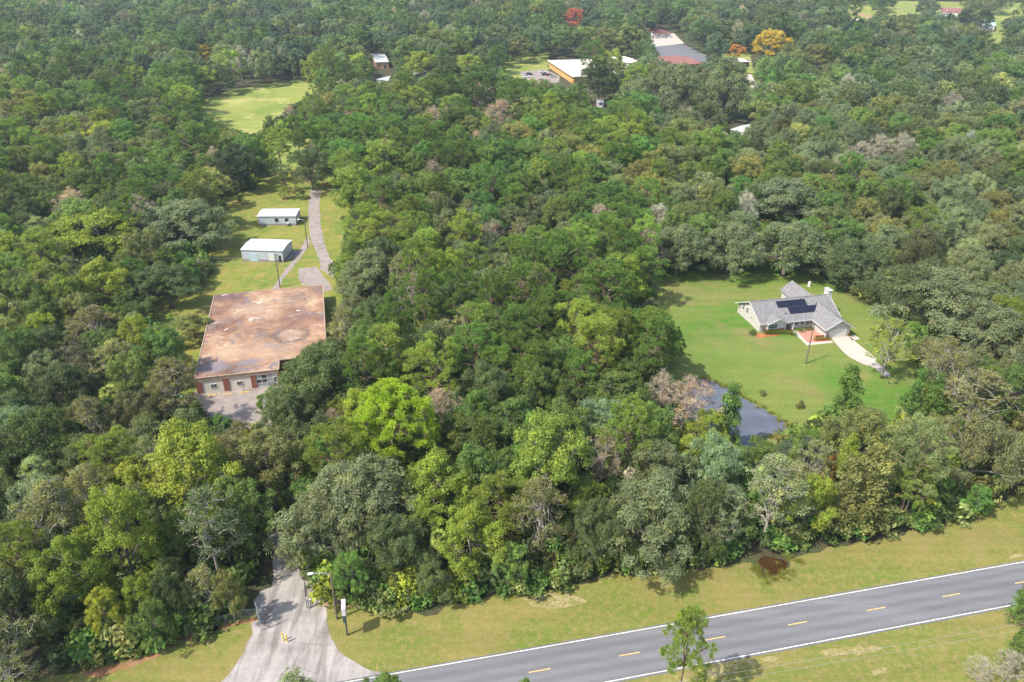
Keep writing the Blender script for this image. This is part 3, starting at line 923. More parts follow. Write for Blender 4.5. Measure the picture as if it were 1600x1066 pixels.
# house drive, patio and walk
Hh = lambda x, y: (1120 + x / 5.926, 410 + y / 5.926)
sheet('house_drive', px(Hh(1045, 640), Hh(1225, 632), Hh(1300, 700), Hh(1400, 775), Hh(1482, 838), Hh(1465, 872), Hh(1400, 905), Hh(1350, 890), Hh(1240, 835), Hh(1170, 780), Hh(1110, 715)), 0.045, M['concrete'], 0.0, 1.2)
sheet('house_drive', px(Hh(1455, 850), Hh(1560, 930), Hh(1620, 1000), Hh(1560, 1010), Hh(1470, 930), Hh(1405, 903)), 0.04, M['apron'], 0.1, 1.2)
sheet('patio', px(Hh(745, 600), Hh(900, 560), Hh(1040, 690), Hh(835, 716)), 0.045, M['patio_brick'], 0.0, 1)
sheet('front_walk', px(Hh(700, 598), Hh(745, 600), Hh(842, 703), Hh(1060, 680), Hh(1078, 698), Hh(835, 728), Hh(720, 620)), 0.05, M['concrete'], 0.0, 1)
sheet('side_pad', px(Hh(1225, 640), Hh(1270, 622), Hh(1330, 660), Hh(1255, 674)), 0.045, M['concrete'], 0.0, 1)
sheet('mulch_bed', px(Hh(370, 625), Hh(420, 618), Hh(460, 628), Hh(600, 636), Hh(540, 644), Hh(460, 652), Hh(400, 668), Hh(362, 652)), 0.03, M['mulch'], 0.12, 0.6)
sheet('mulch_bed', px(Hh(900, 660), Hh(1040, 640), Hh(1045, 685), Hh(900, 690)), 0.052, M['mulch'], 0.05, 0.6)

# ------------------------------------------------------------------ flat roofed building
BA = 0.2378
B = thing('flat_roof_building', 'wide flat-roofed commercial building with rust-stained roof and cream front between brick piers', 'building', (-63.6, 131.4, 0), BA)
BW, BL, BH = 26.0, 40.5, 3.75
NX, NY = 16.3, 4.0                    # the recessed right part of the front
o_ = 0.35
mb = MB(); mb.prism([(o_, o_), (NX - o_, o_), (NX - o_, NY + o_), (BW - o_, NY + o_), (BW - o_, BL - o_), (o_, BL - o_)], 0, BH - 0.25)
mb.build('wall', M['brick'], B)
mb = MB(); mb.prism([(0, 0), (NX, 0), (NX, NY), (BW, NY), (BW, BL), (0, BL)], BH - 0.25, BH)
rf = mb.build('roof', M['flat_roof'], B)
def coping(a, b):
    m_ = MB(); m_.beam((a[0], a[1], BH + 0.03), (b[0], b[1], BH + 0.03), 0.22, 0.16); m_.build('coping', M['tan_trim'], rf)
M['tan_trim'] = plain('tan roof edge', (0.34, 0.25, 0.18), 0.7, var=0.3, scale=1.5)
for a, b in (((0, -0.02), (NX, -0.02)), ((0, 0.1), (0, BL)), ((BW, NY + .1), (BW, BL)), ((0.1, BL), (BW - .1, BL)), ((NX, 0.1), (NX, NY)), ((NX + .1, NY), (BW - .1, NY))):
    coping(a, b)
mb = MB(); mb.box(0.02, NX - 0.02, -0.06, 0.3, BH - 0.75, BH - 0.08); mb.build('fascia', M['tan_trim'], B)
for x0, x1 in ((0.05, 1.15), (5.2, 6.35), (10.6, 11.65), (15.9, 16.25)):
    mb = MB(); mb.box(x0, x1, -0.02, 0.4, 0, BH - 0.76); mb.build('brick_pier', M['brick'], B)
for x0, x1 in ((1.16, 5.19), (6.36, 10.59)):
    mb = MB(); mb.box(x0, x1, 0.1, 0.34, 0, BH - 0.76); mb.build('front_panel', M['cream'], B)
    xc = 3.35 if x0 < 3 else 8.4
    f = MB(); 
    for q in ((xc-.62, xc+.62, 1.0, 1.1), (xc-.62, xc+.62, 1.95, 2.05), (xc-.62, xc-.52, 1.1, 1.95), (xc+.52, xc+.62, 1.1, 1.95), (xc-.04, xc+.04, 1.1, 1.95)):
        f.box(q[0], q[1], 0.03, 0.12, q[2], q[3])
    w = f.build('window', M['white_paint'], B)
    MB().box(xc-.52, xc+.52, 0.06, 0.09, 1.1, 1.95).build('pane', M['glass'], w)
# shopfront
w = MB()
xs = [11.66, 12.7, 13.8, 14.9]
for x in xs: w.box(x - 0.05, x + 0.05, 0.06, 0.16, 0.1, BH - 0.8)
for z in (0.1, 0.95, 1.9, BH - 0.9): w.box(11.72, 14.95, 0.05, 0.15, z, z + 0.09)
w = w.build('shop_window', M['white_paint'], B)
for i in range(3):
    for j, (z0, z1) in enumerate(((0.19, 0.95), (1.04, 1.9), (1.99, BH - 0.9))):
        MB().box(xs[i] + .05, xs[i+1] - .05, 0.09, 0.12, z0, z1).build('pane', M['glass'] if (j, i) in ((1, 1), (1, 0), (2, 1)) else M['pane_grey'] if 'pane_grey' in M else M.setdefault('pane_grey', plain('grey painted reflection pane', (0.3, 0.33, 0.33), 0.15)), w)  # paler panes have their reflection painted in as grey base colour
d = MB().box(14.96, 15.88, 0.1, 0.2, 0, BH - 0.76).build('door', M['white_paint'], B)
MB().box(15.12, 15.72, 0.07, 0.095, 1.0, 2.0).build('pane', M['glass'], d)
MB().box(15.75, 15.82, 0.03, 0.095, 1.0, 1.15).build('handle', M['dark_metal'], d)
for x0, x1 in ((17.5, 19.5), (20.5, 22.5)):
    w = MB().box(x0, x1, NY + .2, NY + o_ + .02, 0.9, 2.4).build('window', M['white_paint'], B)
    MB().box(x0 + .1, x1 - .1, NY + .17, NY + .19, 1.0, 2.3).build('pane', M['glass'], w)
# debris lying on the roof
for (x, y, sx, sy, a) in ((2.5, 39.6, 1.4, 0.25, .3), (11.0, 33.2, 1.1, .5, .5), (9.5, 24.5, .9, .35, -.3), (20.0, 27.0, .8, .3, .2), (4.4, 20.5, .7, .3, .8)):
    m_ = MB().beam((x - sx / 2, y, BH + .05), (x + sx / 2, y + sx * math.sin(a), BH + .05), sy, .08)
    m_.build('roof_debris', M['cream'], rf)
for x, y in ((5.5, 30.0), (16.4, 21.0), (21.5, 33.0)):
    MB().tube([(x, y, BH), (x, y, BH + .5)], .12, 8).build('vent_pipe', M['grey_metal'], rf)

# yellow wheel stops, posts in front
for k, (x, y, lb) in enumerate(((205, 773, 'yellow wheel stop nearest the left corner of the flat-roofed building'),
                                (305, 763, 'middle yellow wheel stop below the second brick pier'),
                                (408, 750, 'yellow wheel stop beside the small post, furthest from the left corner'))):
    p = at(*F_(x, y))
    m_ = MB().prism([(-.95, -.09), (.95, -.09), (.95, .09), (-.95, .09)], 0, .07).prism([(-.93, -.06), (.93, -.06), (.93, .06), (-.93, .06)], .07, .14)
    o = m_.build('wheel_stop', M['yellow_paint']); o.location = (p.x, p.y, .042); o.rotation_euler = (0, 0, BA)
    tag(o, lb, 'wheel stop', 'yellow wheel stops in front of the flat-roofed building')
p = at(*F_(405, 742))
o = thing('sign_post', 'thin dark post with small parking sign in front of the cream panel', 'sign', (p.x, p.y, .04), BA)
MB().tube([(0, 0, 0), (0, 0, 2.1)], .04, 6).build('post', M['dark_metal'], o)
MB().box(-.15, .15, -.05, -.03, 1.65, 2.1).build('sign_plate', M['grey_metal'], o)

# ------------------------------------------------------------------ sheds
def shed(loc, rz, W, D, H, rise, label):
    t = thing('metal_shed', label, 'shed', (*loc, 0), rz, 'white roofed metal sheds on the yard lawn')
    m_ = MB()
    for s in (0, 1):
        pass
    m_.prism([(0, 0), (W, 0), (W, D), (0, D)], 0.12, H)
    m_.add([(0, 0, H), (0, D, H), (0, D / 2, H + rise)], [(0, 2, 1)]); m_.add([(W, 0, H), (W, D, H), (W, D / 2, H + rise)], [(0, 1, 2)])
    m_.build('wall', M['shed_wall'], t)
    MB().box(-.1, W + .1, -.1, D + .1, 0, .118).build('foundation', M['old_drive'], t)
    e = .22; k = rise / (D / 2)
    for s in (0, 1):
        y0, y1 = (-e, D / 2) if s == 0 else (D + e, D / 2)
        q = MB().slab([(-e, y0, H - k * e + .1), (W + e, y0, H - k * e + .1), (W + e, y1, H + rise + .1), (-e, y1, H + rise + .1)], .07)
        q.build('roof_panel', M['shed_roof'], t)
    return t
a = Vector(Y_(545, 700)); p = at(*Y_(548, 702)); q = at(*Y_(905, 708))
ang = math.atan2(q.y - p.y, q.x - p.x)
S2 = shed((p.x, p.y), ang, (q - p).length, 8.4, 3.45, 0.3, 'larger pale metal shed with rusty base and light blue door, nearer the flat-roofed building')
W2 = (q - p).length
d = MB().box(2.1, 4.5, -.05, .02, .13, 2.6).build('door', plain('pale blue door', (0.42, 0.55, 0.6), 0.5), S2)
for k in range(3): MB().box(2.15, 4.45, -.075, -.052, .6 + .7 * k, .66 + .7 * k).build('rail', M['grey_metal'], d)
d = MB().box(7.5, 9.3, -.05, .02, .5, 2.7).build('shutter', M['white_paint'], S2)
for x in (7.5, 9.22): MB().box(x, x + .08, -.08, -.052, .5, 2.7).build('rail', M['grey_metal'], d)
d = MB().box(W2 - 1.25, W2 - .5, -.04, .02, .13, 2.1).build('door', M['dark'], S2)
MB().tube([(W2 - 1.7, -.12, .2), (W2 - 1.7, -.12, 2.7)], .05, 6).build('pipe', M['grey_metal'], S2)
MB().box(W2 - 2.1, W2 - 1.85, -.15, -.01, 2.3, 2.8).build('meter_box', M['grey_metal'], S2)
p = at(*Y_(683, 390)); q = at(*Y_(1013, 382)); ang = math.atan2(q.y - p.y, q.x - p.x); W1 = (q - p).length
S1 = shed((p.x, p.y), ang, W1, 7.2, 3.1, 0.3, 'smaller pale metal shed with two dark windows, beside the bend of the drive')
for x0, x1 in ((5.1, 6.4), (8.3, 9.5)):
    w = MB()
    for q_ in ((x0, x1, 1.25, 1.33), (x0, x1, 2.45, 2.53), (x0, x0 + .08, 1.33, 2.45), (x1 - .08, x1, 1.33, 2.45)): w.box(q_[0], q_[1], -.07, .02, q_[2], q_[3])
    w = w.build('window', M['grey_metal'], S1)
    MB().box(x0 + .08, x1 - .08, -.04, -.01, 1.33, 2.45).build('pane', M['dark'], w)
MB().box(8.9, 9.6, -.6, -.08, .7, 1.25).build('air_conditioner', M['white_paint'], S1)
MB().box(9.0, 9.5, -.5, -.08, .13, .69).build('bracket', M['dark_metal'], S1)

# ------------------------------------------------------------------ poles
def wood_pole(uv, h, label, lamp=None, box=None, cat='utility pole', name='utility_pole'):
    p = at(*uv)
    t = thing(name, label, cat, (p.x, p.y, 0))
    MB().tube([(0, 0, -0.2), (0, 0, h)], [.17, .11], 8).build('pole', M['wood_pole'], t)
    if lamp:
        dx, dy, dz = lamp
        MB().tube([(0, 0, h - .25), (dx * .4, dy * .4, h - .05 + dz), (dx, dy, h - .02 + dz)], .045, 6).build('arm', M['grey_metal'], t)
        MB().tube([(0, 0, h - 1.1), (dx * .35, dy * .35, h - .12 + dz)], .02, 4).build('brace', M['grey_metal'], t)
        hd = Vector((dx, dy, 0)).normalized()
        a = Vector((dx, dy, h + dz)) - hd * .1
        m_ = MB()
        m_.tube([a, a + hd * .2, a + hd * .65, a + hd * .85], [.08, .17, .2, .08], 8)
        m_.build('lamp_head', M['white_paint'], t)
    if box:
        b_ = MB().tube([(.0, -.32, h - 1.6), (.0, -.32, h - .7)], .24, 10).build('transformer', M['grey_metal'], t)
        MB().tube([(0, -.32, h - .7), (0, -.32, h - .45)], .06, 6).build('bushing', M['white_paint'], b_)
    return t, Vector((p.x, p.y, h))
def top_h(base, v):
    b_ = at(*base)
    h = 1.0
    while to_px(b_.x, b_.y, h)[1] > v and h < 20: h += .05
    return h
wood_pole((533.7, 972), top_h((533.7, 972), 900), 'tall wooden street lamp with white curved arm at the entrance drive', (-2.2, -0.3, .15), cat='street lamp', name='street_lamp')
wood_pole((478.7, 392.5), top_h((478.7, 392.5), 349), 'wooden street lamp with short arm beside the smaller metal shed', (-1.3, 0, .1), cat='street lamp', name='street_lamp')
_, P2 = wood_pole((436.3, 455), top_h((436.3, 455), 404), 'plain wooden pole at the foot of the path behind the flat roof')
T3, P3 = wood_pole((313.5, 440), top_h((313.5, 440), 409), 'wooden pole with grey transformer can among oaks left of the sheds', box=True)
_, P4 = wood_pole((1259.2, 561), 10.0, 'lone slim utility pole standing on the lawn before the grey-roofed house')
MB().box(-.5, .5, -.05, .05, 9.6, 9.7).build('crossarm', M['wood_pole'], _)
def wire(a, b, sag, label, name='wire'):
    a = Vector(a); b = Vector(b)
    pts = []
    for k in range(13):
        t = k / 12
        p = a.lerp(b, t); p.z -= sag * 4 * t * (1 - t); pts.append(p)
    o = MB().tube(pts, .018, 4, False).build(name, M['wire'])
    return tag(o, label, 'wire')
wire(P3 - Vector((0, 0, .3)), P2 - Vector((0, 0, .2)), .5, 'thin overhead wire from the transformer pole to the pole behind the flat roof')
wire(P3 - Vector((0, 0, 1.7)), P2 - Vector((0, 0, 1.9)), .5, 'lower thin wire between the transformer pole and the plain pole')
# power line along the near verge, its poles stand outside the frame
lp = []
for s, lb in ((-62, 'roadside utility pole left of the drive mouth'), (112, 'roadside utility pole far along the near verge')):
    x, y = rp(s, -13.5 if s > 0 else -9.0)
    t = thing('utility_pole', lb, 'utility pole', (x, y, 0))
    MB().tube([(0, 0, -0.2), (0, 0, 9.5)], [.17, .11], 8).build('pole', M['wood_pole'], t)
    lp.append(Vector((x, y, 9.3)))

# ------------------------------------------------------------------ sign by the entrance
p = at(550.3, 996.8)
t = thing('roadside_sign', 'tall box sign on a single dark post, seen edge on, white along its top', 'sign', (p.x, p.y, 0), R(10))
MB().box(-.1, .1, -.12, .12, 0, 3.3).build('post', M['dark_metal'], t)
MB().box(-.22, .22, -.85, .85, 3.3, 5.75).build('sign_box', plain('dark sign casing', (0.05, 0.075, 0.07), 0.5), t)
for s in (-1, 1):
    MB().box(*sorted((s * .222, s * .24)), -.78, .78, 3.4, 5.68).build('sign_face', plain('faded sign face', (0.55, 0.56, 0.52), 0.4), t)
MB().box(-.26, .26, -.88, .88, 5.752, 5.84).build('cap', M['white_paint'], t)
MB().box(-.24, .24, -.865, -.852, 4.6, 5.7).build('trim', M['white_paint'], t)

# bollards
for (x, y, lb) in ((495, 745, 'yellow bollard in the middle of the entrance drive, further from the sign'), (527, 757, 'yellow bollard in the middle of the entrance drive, nearer to the sign')):
    p = at(*E(x, y))
    o = thing('bollard', lb, 'bollard', (p.x, p.y, .045), 0, 'yellow bollards on the entrance drive')
    o.rotation_euler = (0, R(-3), 0)
    MB().tube([(0, 0, 0), (0, 0, 1.45)], .1, 10).build('post', M['yellow_paint'], o)
    MB().tube([(0, 0, 1.45), (0, 0, 1.5), (0, 0, 1.54)], [.1, .08, .02], 10).build('cap', M['yellow_paint'], o)
# gates
def gate(base, tip, h, label):
    a = at(*base); b = at(*tip); L = (b - a).length
    t = thing('gate', label, 'gate', (a.x, a.y, .045), math.atan2(b.y - a.y, b.x - a.x), 'metal gate leaves of the entrance')
    m_ = MB(); m_.tube([(0, 0, .1), (0, 0, h)], .04, 6); m_.tube([(L, 0, .1), (L, 0, h)], .04, 6)
    m_.tube([(0, 0, .15), (L, 0, .15)], .035, 6); m_.tube([(0, 0, h), (L, 0, h)], .035, 6); m_.tube([(0, 0, h * .55), (L, 0, h * .55)], .03, 6)
    m_.build('frame', M['dark_metal'], t)
    n = max(3, int(L / .32))
    me = MB().tube([(0, 0, .15), (0, 0, h)], .018, 4).mesh('bar', M['dark_metal'])
    for k in range(1, n):
        o = link('bar', me, t); o.location = (L * k / n, 0, 0)
    return t
gate(E(285, 600), E(375, 640), 1.9, 'left gate leaf swung open beside the tall grey post')
gate(E(690, 470), E(672, 300), 1.9, 'right gate leaf swung back into the shaded drive')
def gate_post(uv, h, label, r=.1):
    p = at(*uv)
    o = thing('gate_post', label, 'gate post', (p.x, p.y, 0))
    MB().tube([(0, 0, -.1), (0, 0, h)], [r, r * .9], 8).build('post', M['grey_metal'], o)
    MB().tube([(0, 0, h), (0, 0, h + .07)], [r * 1.2, r * .4], 8).build('cap', M['grey_metal'], o)
gate_post(E(290, 580), 2.6, 'thick grey gate post at the left edge of the drive', .16)
gate_post(E(303, 664), 5.2, 'tall thin pole standing at the left gate leaf', .06)
gate_post(E(700, 470), 2.2, 'grey gate post at the right edge of the drive', .12)
gate_post(E(780, 440), 2.0, 'slim fence post where the right fence meets the drive', .07)
p = at(*E(722, 455))
t = thing('entry_box', 'small white keypad box on a stand beside the right gate leaf', 'keypad box', (p.x, p.y, .045))
MB().box(-.04, .04, -.04, .04, 0, .95).build('stand', M['dark_metal'], t)
MB().box(-.2, .2, -.16, .16, .95, 1.4).build('box', M['white_paint'], t)
# chain link fences: posts, rails and wire mesh
mlink, nt, bs = new_mat('chain link wire')
bs.inputs['Base Color'].default_value = (0.36, 0.38, 0.37, 1); bs.inputs['Roughness'].default_value = 0.5
M['link'] = mlink
def chain_fence(pts, h, label):
    pts = [at(*p_) for p_ in pts]
    t = thing('chain_link_fence', label, 'fence', pts[0])
    o0 = pts[0]
    pm = MB().tube([(0, 0, 0), (0, 0, h + .05)], .035, 6).mesh('post', M['grey_metal'])
    wv = []; wf = []
    rails = MB()
    for a, b in zip(pts[:-1], pts[1:]):
        L = (b - a).length; n = max(1, round(L / 3))
        for k in range(n):
            o = link('post', pm, t); o.location = a.lerp(b, k / n) - o0
        rails.tube([a - o0 + Vector((0, 0, h)), b - o0 + Vector((0, 0, h))], .022, 5)
        d = (b - a).normalized(); st = .3
        k = -h
        while k < L:
            for sg in (1, -1):
                x0, x1 = (k, k + h) if sg > 0 else (k + h, k)
                # clip to 0..L
                z0, z1 = 0.04, h
                def cl(x0, z0, x1, z1):
                    P = []
                    for (xa, za, xb, zb) in ((x0, z0, x1, z1), (x1, z1, x0, z0)):
                        if xa < 0: f = (0 - xa) / (xb - xa); xa, za = 0, za + (zb - za) * f
                        if xa > L: f = (L - xa) / (xb - xa); xa, za = L, za + (zb - za) * f
                        P.append((xa, za))
                    return P
                (xa, za), (xb, zb) = cl(x0, z0, x1, z1)
                i = len(wv)
                off = d * .012
                for (x, z) in ((xa, za), (xb, zb)):
                    q = a - o0 + d * x
                    wv += [(q.x - off.x, q.y - off.y, z), (q.x + off.x, q.y + off.y, z)]
                wf.append((i, i + 1, i + 3, i + 2))
            k += st
    o = link('post', pm, t); o.location = pts[-1] - o0
    rails.build('rail', M['grey_metal'], t)
    me = bpy.data.meshes.new('wire_mesh'); me.from_pydata(wv, [], wf); me.materials.append(M['link'])
    o = link('wire_mesh', me, t); o['kind'] = 'stuff'
chain_fence([E(265, 545), E(130, 560), E(0, 600), (338, 988), (300, 1003)], 1.5, 'chain link fence left of the entrance drive along the wood')
chain_fence([E(805, 432), E(940, 418), E(1190, 408), (600, 948)], 1.5, 'short chain link fence right of the entrance drive behind the street lamp')
# ------------------------------------------------------------------ the grey roofed house
HA = R(12.5)
HO = Vector((58.3, 160.6, 0))
H = thing('house', 'single-storey house with grey shingle roof, solar panels and attached garage on the lawn', 'house', HO, HA)
EV = 2.75            # eave height
def rz(y, y_e, y_r, zr=5.6): return EV + (zr - EV) * (y - y_e) / (y_r - y_e)
RY, RZ = 5.4, 5.5
# walls
def wall(x0, x1, y0, y1, z1=EV - .05): 
    return MB().box(x0, x1, y0, y1, 0, z1)
w = MB().prism([(0, 0), (20, 0), (20, 11), (0, 11)], 0, EV - .1)
for x in (0.0, 20.0):
    w.add([(x, 0, EV - .1), (x, 11, EV - .1), (x, RY, RZ - .14)], [(0, 1, 2)])
w.build('wall', M['siding'], H)
MB().prism([(13.6, -6.0), (19.7, -6.0), (19.7, -.01), (13.6, -.01)], 0, EV - .1).build('garage_wall', M['siding'], H)
MB().add([(13.6, -6.0, EV - .1), (19.7, -6.0, EV - .1), (16.65, -6.0, 4.55)], [(0, 1, 2)]).build('garage_gable', M['siding'], H)
MB().prism([(1.3, -.9), (5.9, -.9), (5.9, -.02), (1.3, -.02)], .95, EV - .1).build('front_wall', M['white_paint'], H)
MB().prism([(1.26, -.95), (5.95, -.95), (5.95, -.02), (1.26, -.02)], 0, .95).build('brick_base', M['brick'], H)
MB().prism([(14.4, 11.01), (19.6, 11.01), (19.6, 15.6), (14.4, 15.6)], 0, EV - .1).build('rear_wing_wall', M['siding'], H)
MB().add([(14.4, 15.6, EV - .1), (19.6, 15.6, EV - .1), (17.0, 15.6, 4.7)], [(0, 2, 1)]).build('rear_gable', M['siding'], H)
# roof planes
roof = MB().slab([(-.5, -.75, EV - .35), (20.5, -.75, EV - .35), (20.5, RY, RZ), (-.5, RY, RZ)], .12).build('roof', M['shingle'], H)
kf = (RZ - EV + .35) / (RY + .75)
MB().slab([(-.5, RY, RZ), (20.5, RY, RZ), (20.5, 11.8, RZ - kf * (11.8 - RY)), (-.5, 11.8, RZ - kf * (11.8 - RY))], .12).build('roof_plane', M['shingle'], roof)
# garage roof: ridge along y at x=16.65 running back into the main slope
gx, ge, gz = 16.65, 3.75, 4.72
yb = -.75 + (gz - (EV - .35)) / kf                 # where the garage ridge meets the main slope
ke = (gz - (EV - .3)) / ge
MB().slab([(gx - ge, -6.6, EV - .3), (gx, -6.6, gz), (gx, yb, gz), (gx - ge, -.6, EV - .3)], .12).build('roof_plane', M['shingle'], roof)
MB().slab([(gx + ge, -6.6, EV - .3), (gx + ge, -.6, EV - .3), (gx, yb, gz), (gx, -6.6, gz)], .12).build('roof_plane', M['shingle'], roof)
# small front gable
fx, fe, fz = 4.0, 2.5, 3.85
yb2 = -.75 + (fz - (EV - .35)) / kf
MB().slab([(fx - fe - .6, -1.5, EV - .3), (fx, -1.5, fz), (fx, yb2, fz), (fx - fe - .6, -.6, EV - .3)], .12).build('roof_plane', M['shingle'], roof)
MB().slab([(fx + fe, -1.5, EV - .3), (fx + fe, -.6, EV - .3), (fx, yb2, fz), (fx, -1.5, fz)], .12).build('roof_plane', M['shingle'], roof)
MB().add([(fx - 2.2, -.92, EV - .12), (fx + 2.0, -.92, EV - .12), (fx, -.92, fz - .16)], [(0, 1, 2)]).build('front_gable', M['white_paint'], H)
# rear wing roof: ridge along y
wx, we, wz = 17.0, 3.1, 4.85
MB().slab([(wx - we, 11.2, EV - .3), (wx, 7.0, wz), (wx, 16.1, wz), (wx - we, 16.1, EV - .3)], .12).build('roof_plane', M['shingle'], roof)
MB().slab([(wx + we, 11.2, EV - .3), (wx + we, 16.1, EV - .3), (wx, 16.1, wz), (wx, 7.0, wz)], .12).build('roof_plane', M['shingle'], roof)
# barge boards and gutters
def board(a, b, w=.1, h=.22): MB().beam(a, b, w, h).build('trim_board', M['trim'], roof)
board((-.56, -.8, EV - .44), (-.56, RY, RZ - .08)); board((-.56, RY, RZ - .08), (-.56, 11.85, RZ - kf * 6.4 - .1))
board((20.56, -.8, EV - .44), (20.56, RY, RZ - .08)); board((20.56, RY, RZ - .08), (20.56, 11.85, RZ - kf * 6.4 - .1))
board((gx - ge, -6.66, EV - .4), (gx, -6.66, gz - .1)); board((gx, -6.66, gz - .1), (gx + ge, -6.66, EV - .4))
board((fx - fe - .6, -1.56, EV - .4), (fx, -1.56, fz - .1)); board((fx, -1.56, fz - .1), (fx + fe, -1.56, EV - .4))
board((-.5, -.82, EV - .44), (1.2, -.82, EV - .44)); board((6.6, -.82, EV - .44), (12.8, -.82, EV - .44)); board((gx - ge - .05, -6.5, EV - .4), (gx - ge - .05, -.9, EV - .4))
MB().beam((-.5, RY, RZ + .03), (20.5, RY, RZ + .03), .3, .07).build('ridge_cap', M['shingle'], roof)
MB().beam((gx, -6.6, gz + .03), (gx, yb, gz + .03), .3, .07).build('ridge_cap', M['shingle'], roof)
MB().beam((fx, -1.5, fz + .03), (fx, yb2, fz + .03), .25, .06).build('ridge_cap', M['shingle'], roof)
# solar panels on the front slope
def slope_z(y): return EV - .35 + kf * (y + .75)
def solar(x0, y0, wd, ht, up):
    n = Vector((0, -kf if up else kf, 1)).normalized() * .1
    s = 1 if up else -1
    z0 = slope_z(y0) if up else RZ - kf * (y0 - RY)
    z1 = slope_z(y0 + ht) if up else RZ - kf * (y0 + ht - RY)
    m_ = MB().slab([Vector((x0, y0, z0)) + n, Vector((x0 + wd, y0, z0)) + n, Vector((x0 + wd, y0 + ht, z1)) + n, Vector((x0, y0 + ht, z1)) + n], .05)
    m_.build('solar_panel', M['solar'], roof)
for k in range(6): solar(5.9 + k * 1.28, 3.0, 1.24, 1.75, True)
for k in range(6): solar(8.2 + k * 1.28, 1.15, 1.24, 1.75, True)
for k in range(7): solar(1.6 + k * 1.5, 5.75, 1.46, 1.0, False)
for x, y in ((6.9, 1.3), (15.9, 3.0), (16.2, 2.0), (12.5, 4.6)):
    MB().tube([(x, y, slope_z(y) - .1), (x, y, slope_z(y) + .45)], .11, 8).build('vent_pipe', M['dark_metal'], roof)
# chimney
ch = MB().box(20.05, 21.1, 5.0, 6.8, 0, 6.5).build('chimney', M['siding'], H)
MB().box(19.95, 21.2, 4.9, 6.9, 6.5, 6.64).build('chimney_cap', M['trim'], ch)
MB().tube([(20.6, 5.9, 6.64), (20.6, 5.9, 7.0)], .2, 8).build('flue', M['grey_metal'], ch)
# windows
def win(x0, x1, y, z0, z1, side='front', mull=1):
    t = .08
    def bx(a0, a1, b0, b1, d0, d1):
        return (a0, a1, y - d1, y - d0, b0, b1) if side == 'front' else (y - d1, y - d0, a0, a1, b0, b1)
    f = MB()
    for q in ((x0, x1, z0, z0 + t), (x0, x1, z1 - t, z1), (x0, x0 + t, z0 + t, z1 - t), (x1 - t, x1, z0 + t, z1 - t)): f.box(*bx(*q, 0, .08))
    for k in range(1, mull + 1):
        xm = x0 + (x1 - x0) * k / (mull + 1); f.box(*bx(xm - .03, xm + .03, z0 + t, z1 - t, 0, .07))
    f.box(*bx(x0 + t, x1 - t, (z0 + z1) / 2 - .025, (z0 + z1) / 2 + .025, 0, .065))
    f = f.build('window', M['white_paint'], H)
    MB().box(*bx(x0 + t, x1 - t, z0 + t, z1 - t, .01, .04)).build('pane', M['glass'], f)
win(8.9, 10.0, 0, .9, 2.3); win(10.5, 11.4, 0, .9, 2.3); win(11.9, 12.9, 0, .7, 2.3)
win(7.9, 9.0, 0, 1.9, 3.6, 'side', 1) ; win(5.9, 7.0, 0, 1.9, 3.4, 'side', 1); win(9.8, 10.6, 0, 1.2, 2.4, 'side', 0); win(3.6, 4.6, 0, 1.4, 2.1, 'side', 1)
win(1.6, 3.9, -.93, 1.15, 2.25, 'front', 2)
d = MB().box(7.0, 7.95, -.08, .0, .12, 2.2).build('front_door', plain('dark front door', (0.1, 0.08, 0.07), 0.5), H)
MB().box(7.05, 7.12, -.12, -.082, 1.0, 1.15).build('handle', M['grey_metal'], d)
for x in (6.25, 8.35): MB().box(x - .13, x + .13, -.72, -.46, 0, EV - .42).build('porch_post', M['white_paint'], H)
MB().box(6.0, 8.6, -1.0, -.01, .0, .12).build('porch_floor', M['brick'], H)
# garage door with panels
gd = MB().box(14.4, 18.9, -6.08, -6.01, 0.03, 2.25).build('garage_door', M['white_paint'], H)
for r_ in range(4):
    for c_ in range(4):
        MB().box(14.5 + c_ * 1.1, 15.5 + c_ * 1.1, -6.11, -6.082, .12 + r_ * .53, .55 + r_ * .53).build('panel', M['white_paint'], gd)
MB().box(16.2, 17.1, -6.06, -6.01, 3.0, 3.75).build('louvre_vent', M['trim'], H)
for x in (13.62, 19.3): MB().box(x, x + .38, -6.12, -6.01, 0, .9).build('brick_foot', M['brick'], H)
# garden walls, hedges, well tank
def hl(x, y): c, s = math.cos(HA), math.sin(HA); return (HO.x + c * x - s * y, HO.y + s * x + c * y)
a = at(*Hh(912, 655)); b = at(*Hh(1020, 645))
MB().beam((a.x, a.y, .3), (b.x, b.y, .3), .3, .6).build('garden_wall', M['brick'])
tag(bpy.data.objects['garden_wall'], 'low red brick planter wall on the patio beside the garage', 'garden wall')
def hedge(path, w, h, label, name='hedge', tint=(.1, .13, .02), dens=55):
    pts = [at(*p_) for p_ in path]
    C = []; Q = []
    for p_, q_ in zip(pts[:-1], pts[1:]):
        n = max(2, int((q_ - p_).length / (w * .45)))
        for k in range(n):
            c_ = p_.lerp(q_, (k + .5) / n); C.append((c_.x + rng.normal() * .05, c_.y + rng.normal() * .05, h * .5)); Q.append(max(w, h) * .55)
    me = Leaves(int(abs(pts[0].x) * 10)).clumps(np.array(C), np.array(Q), dens, .085, h / max(w, h), .1, .1).mesh(name)
    o = link(name, me); o['tint'] = list(tint)
    tag(o, label, 'hedge', 'clipped hedges in front of the house')
    return o
hedge([Hh(430, 632), Hh(640, 622)], 1.3, 1.1, 'long clipped hedge under the front window of the house')
hedge([Hh(645, 622), Hh(728, 640)], 1.3, 1.0, 'clipped hedge curving to the front walk of the house')
hedge([Hh(752, 598), Hh(790, 606)], 1.1, 1.1, 'rounded box shrub between the porch and the patio')
hedge([Hh(815, 592), Hh(890, 580)], .9, .8, 'low hedge under the bay windows of the house')
